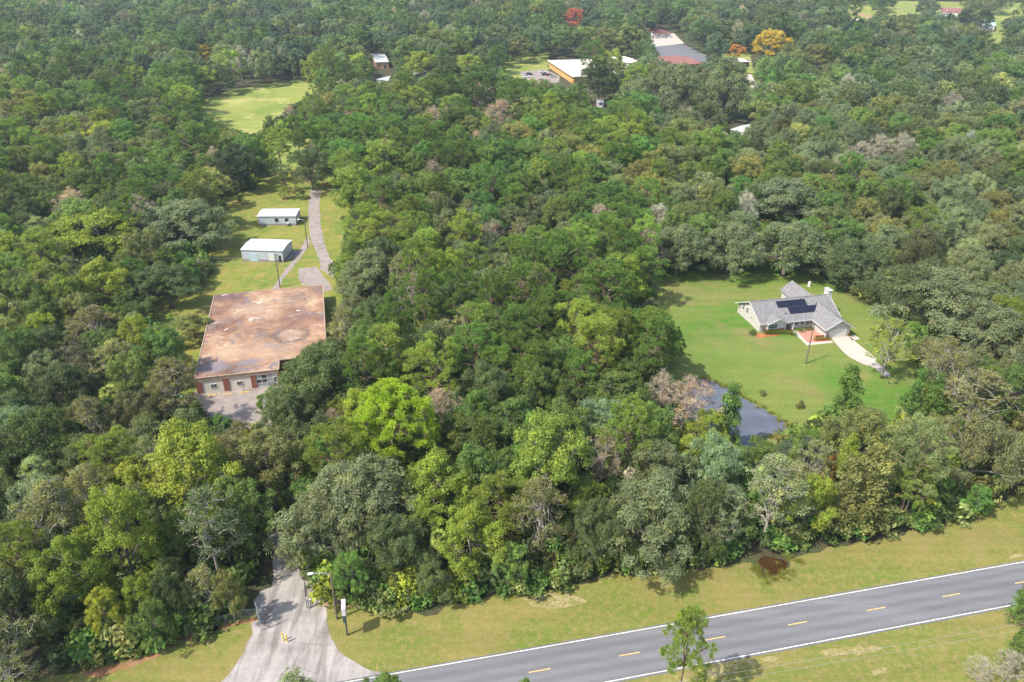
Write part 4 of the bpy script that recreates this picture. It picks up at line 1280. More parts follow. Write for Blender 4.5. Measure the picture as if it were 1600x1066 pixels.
hedge([Hh(905, 682), Hh(1040, 670)], .9, .9, 'yellow-green hedge in front of the brick planter wall', tint=(.15, .16, .02))
hedge([Hh(300, 640), Hh(350, 634)], 1.4, 1.2, 'dark round shrub at the left front corner of the house', tint=(.05, .085, .02))
hedge([Hh(1232, 632), Hh(1258, 640)], 1.0, .9, 'small dark shrub right of the garage door', tint=(.05, .08, .02))
p = at(*Hh(845, 180))
t = thing('water_tank', 'small white tank standing on the grass behind the house', 'tank', (p.x, p.y, 0))
MB().tube([(0, 0, 0), (0, 0, 1.3), (0, 0, 1.5)], [.35, .35, .15], 10).build('tank', M['white_paint'], t)
MB().box(-.45, .45, -.45, .45, 0, .1).build('base', M['concrete'], t)

# ------------------------------------------------------------------ buildings beyond the wood
def far_building(name, label, cat, corners, h, roofm, wallm, rise=0.0, over=.6, windows=0, door=False, side=False):
    """corners: front-left, front-right, back-left in photo pixels on the roof level"""
    fl, fr, bl = [at(*c_, h) for c_ in corners]
    ex = Vector((fr.x - fl.x, fr.y - fl.y, 0)); W = ex.length
    ang = math.atan2(ex.y, ex.x)
    if side: ang = math.atan2(bl.y - fl.y, bl.x - fl.x) - math.pi / 2
    D = max(4.0, abs((bl - fl).dot(Vector((-math.sin(ang), math.cos(ang), 0)))))
    t = thing(name, label, cat, (fl.x, fl.y, 0), ang)
    e = over
    wz_ = h - .15
    w_ = MB().prism([(e, e), (W - e, e), (W - e, D - e), (e, D - e)], 0, wz_)
    if rise:
        k = rise / (D / 2)
        w_.add([(e, e, wz_), (e, D - e, wz_), (e, D / 2, h + rise - k * e - .1)], [(0, 2, 1)]); w_.add([(W - e, e, wz_), (W - e, D - e, wz_), (W - e, D / 2, h + rise - k * e - .1)], [(0, 1, 2)])
    w_.build('wall', wallm, t)
    if rise:
        MB().slab([(0, 0, h), (W, 0, h), (W, D / 2, h + rise), (0, D / 2, h + rise)], .2).build('roof', roofm, t)
        MB().slab([(0, D / 2, h + rise), (W, D / 2, h + rise), (W, D, h), (0, D, h)], .2).build('roof', roofm, t)
    else:
        MB().box(0, W, 0, D, h - .14, h + .2).build('roof', roofm, t)
    for k in range(windows):
        x = e + (W - 2 * e) * (k + .5) / windows
        f = MB().box(x - .8, x + .8, e - .08, e + .02, 1.2, 2.5).build('window', M['white_paint'], t)
        MB().box(x - .7, x + .7, e - .11, e - .082, 1.3, 2.4).build('pane', M['glass'], f)
    if door:
        MB().box(W * .6, W * .6 + 1.2, e - .08, e + .02, 0, 2.2).build('door', M['dark_metal'], t)
    return t
sch = far_building('school_building', 'ochre walled building with a wide flat white roof beyond the wood', 'building', ((888, 119), (968, 121), (848, 94)), 4.5, M['white_roof'] if 'white_roof' in M else M.setdefault('white_roof', plain('dirty white roof', (.66, .6, .5), .7, var=.12, scale=.3)), M['ochre'], 0, 1.2, 5, side=True)
far_building('brick_cabin', 'tan gabled cabin with pale metal roof in the wood beyond the field', 'cabin', ((579, 101), (601, 100), (574, 88)), 4.2, M['shed_roof'], M['tan'], .9, .4, 2, True)
far_building('carport', 'white low roof in front of the tan cabin, half hidden by trees', 'carport', ((581, 128), (601, 130), (577, 106)), 2.8, M['shed_roof'], M['trim'], 0, .3)
far_building('red_roof_hall', 'long hall with faded red roof beside a dark asphalt court', 'hall', ((1034, 98), (1092, 95), (1026, 84)), 5, M['red_roof'], M['ochre'], 1.2, .6, 5)
sheet('asphalt_court', px((1014, 66), (1062, 66), (1100, 84), (1100, 92), (1030, 92)), .02, M['asphalt'], 0, 5)
sheet('court_drive', px((1012, 48), (1045, 48), (1062, 64), (1012, 70), (1000, 60)), .024, M['concrete'], 0, 5)
far_building('garage_block', 'small white garage with reddish roof behind the dark court', 'garage', ((1016, 49), (1042, 48), (1020, 40)), 3.6, M['red_roof'], M['white_paint'], .8, .6, 2)
far_building('school_annex', 'low pale-roofed annex half hidden right of the ochre building', 'building', ((975, 96), (1000, 94), (962, 86)), 4, M['white_roof'], M['cream'], 0, .8, 2)
far_building('covered_walk', 'long narrow white canopy in front of the red-roofed hall', 'canopy', ((1040, 108), (1065, 112), (1034, 96)), 3, M['shed_roof'], M['trim'], 0, .3)
far_building('garden_shed', 'small white shed with low gable roof in a gap of the wood', 'shed', ((927, 158), (938, 158), (924, 153)), 2.6, M['shed_roof'], M['white_paint'], .5, .2, 1)
far_building('trailer_home', 'long white-roofed trailer half hidden in the wood below the court', 'trailer', ((1135, 197), (1166, 203), (1128, 180)), 3, M['shed_roof'], M['white_paint'], .4, .3, 3)
far_building('trailer_home', 'white trailer roof glimpsed between oaks, left of the longer trailer', 'trailer', ((1098, 185), (1118, 185), (1100, 179)), 3, M['shed_roof'], M['white_paint'], .4, .3, 2)
far_building('pavilion', 'open pavilion with long flat canopy on the green beside the orange tree', 'pavilion', ((1130, 92), (1166, 91), (1128, 86)), 3, M['trim'], M['dark'], 0, .8)  # solid near-black block paints the shade under the open canopy
far_building('farmhouse', 'low house with pale teal roof at the edge of the far field', 'house', ((1522, 28), (1548, 29), (1514, 19)), 4, M['teal'], M['white_paint'], 1.2, .5, 3)
far_building('farm_shed', 'long white shed with brown roof in the far field', 'shed', ((1462, 8), (1498, 9), (1460, 1)), 4, M['red_roof'], M['white_paint'], 1, .5, 3)
far_building('far_house', 'pale house roof near the left end of the far field', 'house', ((1322, 26), (1345, 24), (1318, 19)), 4, M['white_roof'], M['tan'], 1, .5, 2)
sheet('dirt_track', px((1315, 10), (1325, 9), (1355, 17), (1350, 21)), .03, M['soil'], 1, 6)
sheet('car_park', px((805, 112), (845, 108), (868, 118), (868, 130), (810, 128)), .03, M['old_drive'], .5, 3)
sheet('lane', px((1150, 112), (1166, 110), (1180, 130), (1170, 134)), .03, M['concrete'], .3, 3)
def car(uv, rzz, paint, label, cat='car', name='parked_car'):
    p_ = at(*uv)
    t = thing(name, label, cat, (p_.x, p_.y, .03), rzz, 'cars parked by the ochre building')
    body = MB()
    prof = [(-2.2, .35), (-2.25, .8), (-2.0, .95), (-1.2, 1.0), (1.3, 1.0), (2.15, .85), (2.25, .5), (2.2, .35)]
    vs = [(x, s * .86, z) for s in (-1, 1) for x, z in prof]; n = len(prof)
    fs = [tuple(range(n)), tuple(range(2*n-1, n-1, -1))] + [(i, i+n, (i+1) % n+n, (i+1) % n) for i in range(n)]
    body.add(vs, fs).build('body', paint, t)
    cv = [(-1.5, .99), (-1.1, 1.45), (.5, 1.48), (1.1, .99)]
    vs = [(x, s * (.78 if z < 1.2 else .64), z) for s in (-1, 1) for x, z in cv]
    MB().add(vs, [(0, 1, 2, 3), (7, 6, 5, 4), (0, 4, 5, 1), (1, 5, 6, 2), (2, 6, 7, 3)]).build('cabin', M['glass'], t)
    MB().box(-1.05, .48, -.62, .62, 1.47, 1.52).build('roof', paint, t)
    for x in (-1.4, 1.4):
        for s in (-1, 1): MB().tube([(x, s * .7, .33), (x, s * .92, .33)], .33, 12).build('wheel', M['tyre'], t)
for uv, a_, pt, lb in (((841, 113), .2, M['car_white'], 'white car parked nearest the ochre wall, top of the row'), ((845, 117), .2, M['car_dark'], 'dark blue car parked beside the ochre building'),
                       ((852, 118), .2, M['car_red'], 'maroon car parked beside the ochre building'), ((858, 120), .2, M['car_silver'], 'silver car parked under the corner of the white roof'),
                       ((820, 117), .3, M['car_dark'], 'dark car standing alone at the left of the car park'), ((816, 121), .1, M['car_white'], 'white car at the wood edge, left end of the car park'),
                       ((1139, 47), .4, M['car_white'], 'small white car far behind the yellow tree')):
    car(uv, a_, pt, lb)
p = at(771, 112)
t = thing('tent', 'white peaked canopy tent on the grass left of the car park', 'tent', (p.x, p.y, 0))
MB().add([(-3, -3, 2.4), (3, -3, 2.4), (3, 3, 2.4), (-3, 3, 2.4), (0, 0, 3.9)], [(0, 1, 4), (1, 2, 4), (2, 3, 4), (3, 0, 4), (3, 2, 1, 0)]).build('canopy', M['white_paint'], t)
for sx in (-2.9, 2.9):
    for sy in (-2.9, 2.9): MB().tube([(sx, sy, 0), (sx, sy, 2.4)], .05, 6).build('leg', M['grey_metal'], t)
p = at(*(980 + 958 / 6.667, 20 + 430 / 6.667))
t = thing('pole', 'tall slim pale pole beside the orange tree', 'pole', (p.x, p.y, 0))
MB().tube([(0, 0, 0), (0, 0, 7.5)], [.18, .12], 8).build('shaft', M['wood_pole'], t)
MB().box(-.4, .4, -.4, .4, 7.5, 8.1).build('pole_head', M['white_paint'], t)
p = at(1466, 28)
t = thing('pole', 'slim white pole in front of the far white shed', 'pole', (p.x, p.y, 0))
MB().tube([(0, 0, 0), (0, 0, 14)], [.22, .12], 8).build('shaft', M['white_paint'], t)
MB().tube([(0, 0, 14), (0, 0, 14.4)], [.3, .1], 8).build('pole_head', M['white_paint'], t)
# the two wires of the roadside line
for k, dz in enumerate((0, -1.2)):
    a = lp[0] + Vector((0, 0, dz)); b = lp[1] + Vector((0, 0, dz))
    wire(a, b, 1.2, ('upper', 'lower')[k] + ' thin overhead wire running along the near verge of the road')
# ------------------------------------------------------------------ trees
OPEN = [
 [(335,326),(400,303),(440,288),(500,300),(505,325),(530,342),(530,385),(512,408),(492,425),(512,455),(513,540),(470,552),(436,575),(436,600),(400,622),(392,640),(355,656),(315,652),(303,620),(300,595),(318,530),(335,500),(333,465),(322,440),(325,418),(345,400),(372,380),(362,350)],
 [(222,480),(292,492),(280,513),(235,518)], [(92,414),(125,424),(112,432),(90,425)],
 [(306,172),(345,160),(400,150),(465,143),(468,158),(440,172),(415,185),(402,208),(396,215),(385,215),(330,205)], [(405,232),(445,215),(445,285),(425,285)],
 [(1022,432),(1060,430),(1130,436),(1225,432),(1235,428),(1262,435),(1305,450),(1345,500),(1345,530),(1372,545),(1375,570),(1398,588),(1420,600),(1416,640),(1400,648),(1355,620),(1345,600),(1330,578),(1300,620),(1290,650),(1255,652),(1235,655),(1200,680),(1188,684),(1168,690),(1160,650),(1135,628),(1118,612),(1100,592),(1085,545),(1065,520),(1030,470)],
 [(110,1068),(200,1050),(270,1020),(345,985),(385,962),(388,935),(400,893),(430,885),(470,885),(500,915),(515,942),(535,955),(585,948),(600,962),(690,968),(720,950),(800,930),(900,922),(960,905),(1100,900),(1180,880),(1240,878),(1300,862),(1400,842),(1480,818),(1600,772),(1640,760),(1640,1100),(100,1100)],
 [(785,95),(850,92),(905,88),(905,128),(870,132),(840,124),(800,122)], [(1010,38),(1045,38),(1045,60),(1068,66),(1098,82),(1095,98),(1060,100),(1028,92),(1015,72)],
 [(1122,80),(1164,83),(1160,102),(1130,104)], [(1150,120),(1172,115),(1175,158),(1152,160)], [(1312,6),(1360,4),(1360,16),(1318,24)], [(1375,0),(1430,0),(1430,12),(1380,14)], [(1455,0),(1505,0),(1505,12),(1458,12)], [(1552,0),(1610,0),(1610,12),(1556,12)],
 [(1535,36),(1560,36),(1560,50),(1540,50)], [(572,87),(603,86),(602,132),(576,130)], [(914,150),(945,150),(943,168),(918,166)], [(1132,178),(1160,174),(1164,202),(1140,202)],
 [(695,93),(732,92),(730,104),(697,104)], [(765,100),(785,100),(785,114),(765,114)], [(1512,18),(1548,20),(1548,34),(1520,34)], [(958,84),(985,84),(985,96),(965,96)], [(1100,178),(1118,178),(1118,184),(1100,184)],
]
OPENB = [(min(p[0] for p in q), min(p[1] for p in q), max(p[0] for p in q), max(p[1] for p in q), q) for q in OPEN]
def is_open(u, v):
    for a, b, c, d, q in OPENB:
        if a <= u <= c and b <= v <= d and in_poly(u, v, q): return True
    return False
BASE_OPEN = [  # ground where no filler tree stands
 [(215,470),(300,470),(320,440),(330,330),(395,300),(440,230),(480,220),(520,290),(560,350),(540,410),(520,440),(545,480),(545,600),(440,640),(330,665),(270,650),(270,520)],
 [(300,165),(480,128),(490,165),(440,215),(380,220),(330,210)],
 [(1010,425),(1130,415),(1300,425),(1400,500),(1440,590),(1430,660),(1330,660),(1240,680),(1180,740),(1090,710),(1050,650),(1040,560)],
 [(415,960),(400,860),(425,740),(400,700),(330,675),(330,655),(430,640),(445,760),(470,860),(480,960)],
 [(560,95),(620,95),(620,150),(570,150)],[(790,100),(850,90),(985,88),(985,128),(800,130)],[(1008,44),(1048,42),(1104,86),(1065,112),(1010,80)],[(1120,80),(1180,80),(1190,170),(1150,175)],
 [(1170,905),(1250,905),(1250,850),(1175,850)],[(1300,0),(1365,0),(1360,22),(1310,28)],[(1370,-9),(1515,-9),(1510,14),(1375,14)],[(1545,-9),(1640,-9),(1640,14),(1550,14)],[(1505,14),(1560,14),(1560,52),(1530,52)],[(1115,180),(1180,180),(1175,210),(1130,210)],[(915,152),(945,152),(945,172),(915,172)]]
def base_bad(u, v): return any(in_poly(u, v, q) for q in BASE_OPEN)

T = {  # base leaf colours
 'oak': (0.118, 0.162, 0.063), 'oakgrey': (0.190, 0.235, 0.118), 'oakdark': (0.069, 0.103, 0.045), 'pine': (0.134, 0.224, 0.047), 'pinelight': (0.224, 0.308, 0.062), 'bright': (0.302, 0.448, 0.039),
 'mid': (0.140, 0.213, 0.054), 'green': (0.123, 0.230, 0.052), 'yellowgreen': (0.258, 0.319, 0.047), 'olive': (0.207, 0.230, 0.078), 'yellow': (0.504, 0.403, 0.056), 'orange': (0.515, 0.269, 0.056), 'red': (0.515, 0.157, 0.090),
 'pink': (0.448, 0.336, 0.258), 'greytwig': (0.426, 0.403, 0.325), 'palm': (0.224, 0.291, 0.067), 'lightgrey': (0.246, 0.308, 0.140), 'bluish': (0.095, 0.140, 0.078)}
LO, BR, TH, PI_, CO, BA_, PA = 'live_oak', 'broadleaf_tree', 'thin_tree', 'pine_tree', 'conical_tree', 'bare_tree', 'palm_tree'
# crown centre in the photo, crown width in px, height in m, kind, colour, label
FEAT = [
 (278,352,165,14,LO,'oakgrey','huge grey-green live oak spreading beside the two metal sheds'),
 (152,372,135,14,BR,'yellowgreen','bright yellow-green flat-topped tree left of the huge grey oak'),
 (157,448,85,13,BR,'yellowgreen','yellow-green tree between the flat-topped tree and the lone oak'),
 (257,448,112,11,LO,'oak','lone dark live oak with its trunk visible, left of the flat roof'),
 (300,515,62,6,BR,'olive','small olive bushy tree touching the left edge of the flat roof'),
 (480,262,80,14,LO,'oak','grey oak standing where the yard drive enters the wood'),
 (428,228,52,19,PI_,'pinelight','tall thin pine at the lower end of the big field'),
 (458,208,46,20,PI_,'pine','darker pine with bare trunk next to the thin field pine'),
 (362,262,82,16,LO,'oakdark','dark oak at the left end of the yard lawn below the field'),
 (298,222,68,21,PI_,'pine','tall pine rising at the left end of the big field'),
 (482,142,22,11,PA,'palm','palm at the right end of the big field'),
 (612,655,142,20,'round_pine','bright','brightest yellow-green round pine in the middle of the wood'),
 (500,590,160,15,LO,'oak','sprawling oak with pale limbs covering the right front of the flat-roofed building'),
 (455,655,120,13,LO,'oak','dark oak over the parking in front of the flat-roofed building'),
 (560,780,200,15,LO,'oakgrey','large dense grey-green live oak above the entrance drive'),
 (505,822,130,12,LO,'oakgrey','grey-green live oak whose branches hang over the gate'),
 (620,850,110,12,LO,'oak','dark oak between the entrance oak and the palm'),
 (300,745,150,19,BR,'yellowgreen','broad yellow-green tree left of the hidden drive'),
 (195,845,105,19,BR,'yellowgreen','bright yellow-green tree near the lower left corner of the wood'),
 (425,725,110,14,BR,'olive','olive tree just above the entrance oak'),
 (90,820,120,17,TH,'olive','thin olive tree with pale limbs near the left edge'),
 (330,830,120,17,TH,'oak','dark thin-leaved tree with bare grey limbs left of the drive'),
 (860,730,120,21,BR,'pinelight','tall light green tree in the wood right of the round pine'),
 (845,800,90,17,TH,'olive','thin olive tree below the tall light green tree'),
 (740,840,95,14,BR,'yellowgreen','yellow-green vine-hung tree beside the palm at the wood edge'),
 (690,843,34,9.5,PA,'palm','single cabbage palm at the wood edge above the sign'),
 (1020,800,170,14,LO,'oakgrey','wide grey-green oak above the roadside verge in the middle'),
 (1110,790,90,14,LO,'oak','dark oak left of the pale-trunked thin tree'),
 (940,830,100,13,LO,'oak','dark oak at the wood edge left of the wide grey-green oak'),
 (1075,622,92,14,BA_,'pink','leafless pinkish-brown tree at the left end of the pond'),
 (1035,605,50,12,BA_,'greytwig','small bare grey tree left of the pinkish-brown one'),
 (945,708,58,15,BA_,'pink','small leafless pinkish tree in the middle of the wood'),
 (988,738,26,9,PA,'greytwig','dead grey palm next to the small leafless tree'),
 (1140,648,55,15,CO,'green','slender light green tree in front of the pond'),
 (1112,668,62,10,BR,'yellowgreen','low yellow-green tree hiding the near left end of the pond'),
 (1190,715,60,10,BR,'mid','mid green tree at the near end of the pond'),
 (1215,765,115,17,TH,'lightgrey','thin grey-green tree with many pale branches below the pond'),
 (1140,805,80,13,TH,'lightgrey','thin tree with two pale trunks at the wood edge by the brown pool'),
 (1365,755,95,17,CO,'olive','yellowish cone-shaped tree pair, right one, near the verge'),
 (1330,775,70,15,CO,'olive','yellowish cone-shaped tree pair, left one, near the verge'),
 (1325,725,50,14,CO,'yellowgreen','narrow yellow-green pointed tree behind the cone-shaped pair'),
 (1290,800,75,12,BR,'yellowgreen','low yellow-green tree at the wood edge right of the brown pool'),
 (1300,730,20,9,BR,'orange','small orange-leaved tree below the pond'),
 (1475,715,92,20,PI_,'lightgrey','tall pale green pine right of the cone-shaped trees'),
 (1455,745,70,13,PI_,'pinelight','yellow-green pine just in front of the tall pale green pine'),
 (1325,612,58,14,CO,'pine','dark cone-shaped tree standing before the right lawn'),
 (1350,665,110,12,LO,'olive','olive oak at the lower edge of the lawn'),
 (1430,612,36,13,CO,'green','narrow pointed tree at the right end of the lawn'),
 (1462,615,34,12,CO,'green','second narrow pointed tree at the right end of the lawn'),
 (1392,525,85,14,TH,'yellowgreen','yellow-green thin tree with pale trunk beside the house drive'),
 (1480,455,200,15,LO,'oakgrey','very wide grey live oak right of the house'),
 (1420,440,110,14,LO,'oak','dark oak overhanging the back right of the house'),
 (1545,500,130,14,LO,'oakgrey','grey oak near the right edge level with the house'),
 (1530,610,110,15,TH,'olive','thin olive tree with forked pale trunk near the right edge'),
 (1140,372,115,14,LO,'oakgrey','live oak behind the lawn with its trunk visible'),
 (1232,372,135,15,LO,'oakgrey','broad grey live oak behind the house, left of the chimney'),
 (1330,395,120,14,LO,'oak','dark live oak directly behind the chimney'),
 (1060,378,110,14,LO,'oakgrey','grey oak at the upper left of the lawn'),
 (1220,300,150,15,LO,'oakgrey','very large grey oak above the lawn oaks'),
 (875,395,80,21,PI_,'pine','tall green pine in the centre of the wood'),
 (815,440,75,20,PI_,'pine','green pine left of the central tall pine'),
 (950,440,85,20,PI_,'pine','dense green pine just left of the lawn'),
 (575,425,110,14,LO,'oakgrey','olive grey oak right of the flat-roofed building'),
 (545,300,75,18,BR,'pinelight','light green tree right of the yard drive'),
 (590,255,75,18,BR,'pinelight','light green tree above the yard drive trees'),
 (745,150,44,17,BA_,'pink','pinkish bare tree in the upper middle of the wood'),
 (778,176,52,17,BA_,'pink','second pinkish bare tree, right of the first one'),
 (888,27,38,13,BR,'red','red-leaved tree near the top of the picture'),
 (1196,60,52,16,BR,'yellow','large golden yellow tree beyond the wood'),
 (1124,62,20,9,BR,'yellowgreen','small yellow-green tree left of the orange tree'),
 (1142,74,26,9,BR,'orange','small orange tree by the pavilion'),
 (806,74,38,17,BR,'olive','olive brown tree left of the ochre building'),
 (314,90,30,12,BR,'yellow','orange-topped tree far left beyond the field'),
 (205,128,30,13,BR,'yellowgreen','pale yellow-green tree in the far left wood'),
 (930,120,62,13,LO,'oakdark','dark round oak in front of the white flat roof'),
 (1130,122,90,16,LO,'oakgrey','large grey oak below the red-roofed hall'),
 (1050,130,90,14,LO,'oakgrey','wide grey oak in front of the covered walk'),
 (650,104,50,14,BR,'yellowgreen','yellow-green tree right of the tan cabin'),
 (1272,80,50,15,BR,'olive','olive-yellow tree right of the golden tree'),
 (950,130,36,12,BR,'yellowgreen','yellowish tree right of the dark round oak'),
 (1530,15,34,12,LO,'oakdark','dark round oak behind the teal roof'),
 (1500,15,30,11,LO,'oakdark','smaller dark oak left of the teal-roof oak'),
 (1575,37,28,12,LO,'oak','dark oak right of the small bright lawn'),
 (372,318,14,3.2,BR,'pine','small round tree on the grass at the top of the yard lawn'),
 (440,305,20,4.2,BR,'yellowgreen','small yellow-green tree behind the smaller shed'),
 (463,305,20,4.2,BR,'olive','small olive tree next to the yard drive'),
]
protected = []
for (u_, v_, w_, h_, k_, t_, l_) in FEAT:
    f_ = .78 if v_ < 140 else .6
    protected.append((u_, v_, w_ * .5 * f_, w_ * .5 * f_ * (1.0 if k_ != 'pine_tree' else 1.3), at(u_, v_, h_ * ZC[k_]).y))
def covers(kind, x, y, r, h):
    zc, zt = h * ZC[kind], h * .97
    for (dx, dy, z) in ((0, 0, zt), (0, 0, zc), (r * .85, 0, zc), (-r * .85, 0, zc), (r * .45, 0, (zc + zt) / 2 + .1 * h), (-r * .45, 0, (zc + zt) / 2 + .1 * h), (0, -r * .7, h * .4), (r * .6, -r * .3, h * .42), (-r * .6, -r * .3, h * .42)):
        u, v, d_ = to_px(x + dx, y + dy, z)
        if is_open(u, v): return True
        for (pu, pv, pa, pb, py) in protected:
            if y < py - 1.5 and abs(u - pu) < pa and ((u - pu) / pa) ** 2 + ((v - pv) / pb) ** 2 < 1: return True
    return False

placed = []       # x, y, r
def add_placed(x, y, r): placed.append((x, y, r))
feat_list = []
for (u, v, w, h, kind, tc_, label) in FEAT:
    zc = h * ZC[kind]
    p = at(u, v, zc)
    dist = math.sqrt(p.x ** 2 + p.y ** 2 + (CAM_H - zc) ** 2)
    depth = p.y * _c - (zc - CAM_H) * _s
    r_ = w / 2 * depth / FPX * 1.02
    if v < 150 and kind != PA:
        h = max(h, 1.75 * r_); zc = h * ZC[kind]; p = at(u, v, zc)
    s_, n_ = road_st(p.x, p.y)
    if n_ < 15 and s_ > -40 and h > 7:
        p = p + Vector((RN.x, RN.y, 0)) * (15 - n_)
    t0 = np.array(T[tc_]) * (1 + rng.normal(size=3) * .03)
    plant(kind, p.x, p.y, r_, h, t0, label)
    add_placed(p.x, p.y, min(r_, 8))
# foreground pine and tree tops at the lower edge (they stand between the camera and the road)
def fore(u, v, ztop, r_, h, kind, tc_, label, cat=None):
    p = at(u, v, ztop); plant(kind, p.x, p.y, r_, h, np.array(T[tc_]), label, cat=cat); add_placed(p.x, p.y, r_)
fore(1088, 948, 17.5, 2.9, 17.5, PI_, 'pinelight', 'slender young pine rising from the bottom edge in front of the road')
fore(465, 1060, 11, 3.6, 11, TH, 'lightgrey', 'pale green tree top at the bottom edge before the drive')
fore(618, 1066, 10, 3.0, 10, BR, 'pine', 'green tree top at the bottom edge below the road end')
fore(830, 1062, 9, 1.8, 9, CO, 'pine', 'small green tree tip at the bottom edge left of the young pine')
fore(1618, 895, 8, 1.5, 8, CO, 'pine', 'green treetop cut by the right edge over the road')
fore(1605, 975, 7, 1.2, 8, CO, 'mid', 'small green tree at the right edge below the road')
fore(1550, 1020, 5.5, 2.0, 5.5, BA_, 'greytwig', 'leafless pale shrub near the lower right corner')
fore(1592, 1010, 6, 2.0, 6, BA_, 'greytwig', 'second leafless pale shrub in the lower right corner')

# ---- filler trees
def zone(u, v):
    """kind and colour weights by part of the wood"""
    if v < 130:
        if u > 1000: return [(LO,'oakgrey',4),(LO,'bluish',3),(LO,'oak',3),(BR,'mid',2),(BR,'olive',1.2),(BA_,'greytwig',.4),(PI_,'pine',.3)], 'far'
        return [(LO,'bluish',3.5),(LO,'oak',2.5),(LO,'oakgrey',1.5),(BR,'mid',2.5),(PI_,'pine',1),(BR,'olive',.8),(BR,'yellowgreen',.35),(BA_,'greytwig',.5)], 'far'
    if u > 1010 and v < 470:
        return [(LO,'oakgrey',6),(LO,'oak',2),(LO,'olive',1.3),(BR,'olive',1.0),(BR,'mid',1.2),(BR,'green',.7),(BA_,'greytwig',.5),(PI_,'pinelight',.3)], 'right'
    if u > 1230:
        return [(LO,'olive',2.2),(LO,'oakgrey',2),(BR,'mid',2),(TH,'olive',2.2),(BR,'yellowgreen',.8),(CO,'pine',.6),(PI_,'pinelight',.5)], 'lower right'
    if u > 500 and v < 620:
        if v < 330: return [(PI_,'pinelight',2.0),(PI_,'pine',3),(BR,'mid',3),(BR,'green',2),(BR,'olive',.7),(LO,'oakgrey',1.2),(BA_,'pink',.2)], 'upper middle'
        return [(PI_,'pine',4),(BR,'mid',2.4),(BR,'green',2),(PI_,'pinelight',2.4),(LO,'oak',1.4),(LO,'oakgrey',.8),(TH,'olive',.5),(BR,'yellowgreen',.5),(BA_,'pink',.25)], 'middle'
    if u > 440:
        return [(LO,'oak',3),(LO,'oakgrey',2.2),(BR,'mid',2.6),(TH,'olive',1.6),(BR,'green',1),(PI_,'pinelight',1),(BR,'yellowgreen',.9),(BA_,'pink',.2),(PA,'palm',.12)], 'lower middle'
    if v > 470:
        return [(BR,'yellowgreen',1.7),(BR,'mid',3),(TH,'olive',3),(LO,'oak',2.5),(LO,'oakgrey',1.5),(BR,'olive',1.2),(PI_,'pinelight',.8),(PA,'palm',.12)], 'lower left'
    return [(BR,'mid',3),(PI_,'pine',2.8),(BR,'olive',1.2),(LO,'oak',2.4),(PI_,'pinelight',1.5),(BR,'green',1.5),(BR,'yellowgreen',.7),(LO,'oakgrey',1.2),(TH,'olive',.6),(BA_,'greytwig',.2)], 'upper left'
ZN = {'far': 'the far wood beyond the field', 'right': 'the grey-green wood behind and beside the house', 'lower right': 'the wood between the lawn and the road',
      'upper middle': 'the upper middle wood behind the sheds', 'middle': 'the wood between the flat-roofed building and the lawn', 'lower middle': 'the wood above the roadside verge in the middle',
      'lower left': 'the lower left wood beside the entrance drive', 'upper left': 'the left wood between the big field and the flat-roofed building'}
CN = {'oak': 'dark green', 'oakgrey': 'grey-green', 'oakdark': 'dark', 'pine': 'mid green', 'pinelight': 'light green', 'mid': 'mid green', 'green': 'fresh green', 'yellowgreen': 'yellow-green', 'olive': 'olive green',
      'yellow': 'yellow', 'orange': 'orange', 'red': 'red', 'pink': 'pinkish leafless', 'greytwig': 'pale leafless', 'palm': 'green', 'lightgrey': 'pale green', 'bluish': 'deep green', 'bright': 'bright'}
KN = {LO: 'spreading oak', BR: 'leafy tree', TH: 'thin-crowned tree with pale limbs', PI_: 'pine', CO: 'cone-shaped tree', BA_: 'bare tree', PA: 'cabbage palm'}
grid = {}
GS = 8.0
def gadd(x, y, r): grid.setdefault((int(x // GS), int(y // GS)), []).append((x, y, r))
for q in placed: gadd(*q)
def free(x, y, r, k=.6):
    gx_, gy_ = int(x // GS), int(y // GS)
    for i in range(gx_ - 2, gx_ + 3):
        for j in range(gy_ - 2, gy_ + 3):
            for (a, b, c) in grid.get((i, j), ()):
                if (a - x) ** 2 + (b - y) ** 2 < (k * (r + c)) ** 2: return False
    return True
RR = {LO: (4.8, 7.6), BR: (3.8, 6.0), TH: (3.6, 5.2), PI_: (3.5, 5.0), CO: (1.8, 2.8), BA_: (3.0, 4.8), PA: (2.0, 2.3)}
HH = {LO: (11, 15), BR: (11.5, 16), TH: (12, 16), PI_: (15, 19.5), CO: (9, 13), BA_: (11, 16), PA: (8, 11)}
cand = []
rf_ = np.random.default_rng(5)
ptsN = 62000
yy = 52 + (1500 - 52) * rf_.uniform(0, 1, ptsN) ** 1.25
hw = yy * .70 + 55
xx = rf_.uniform(-1, 1, ptsN) * hw
fill = []
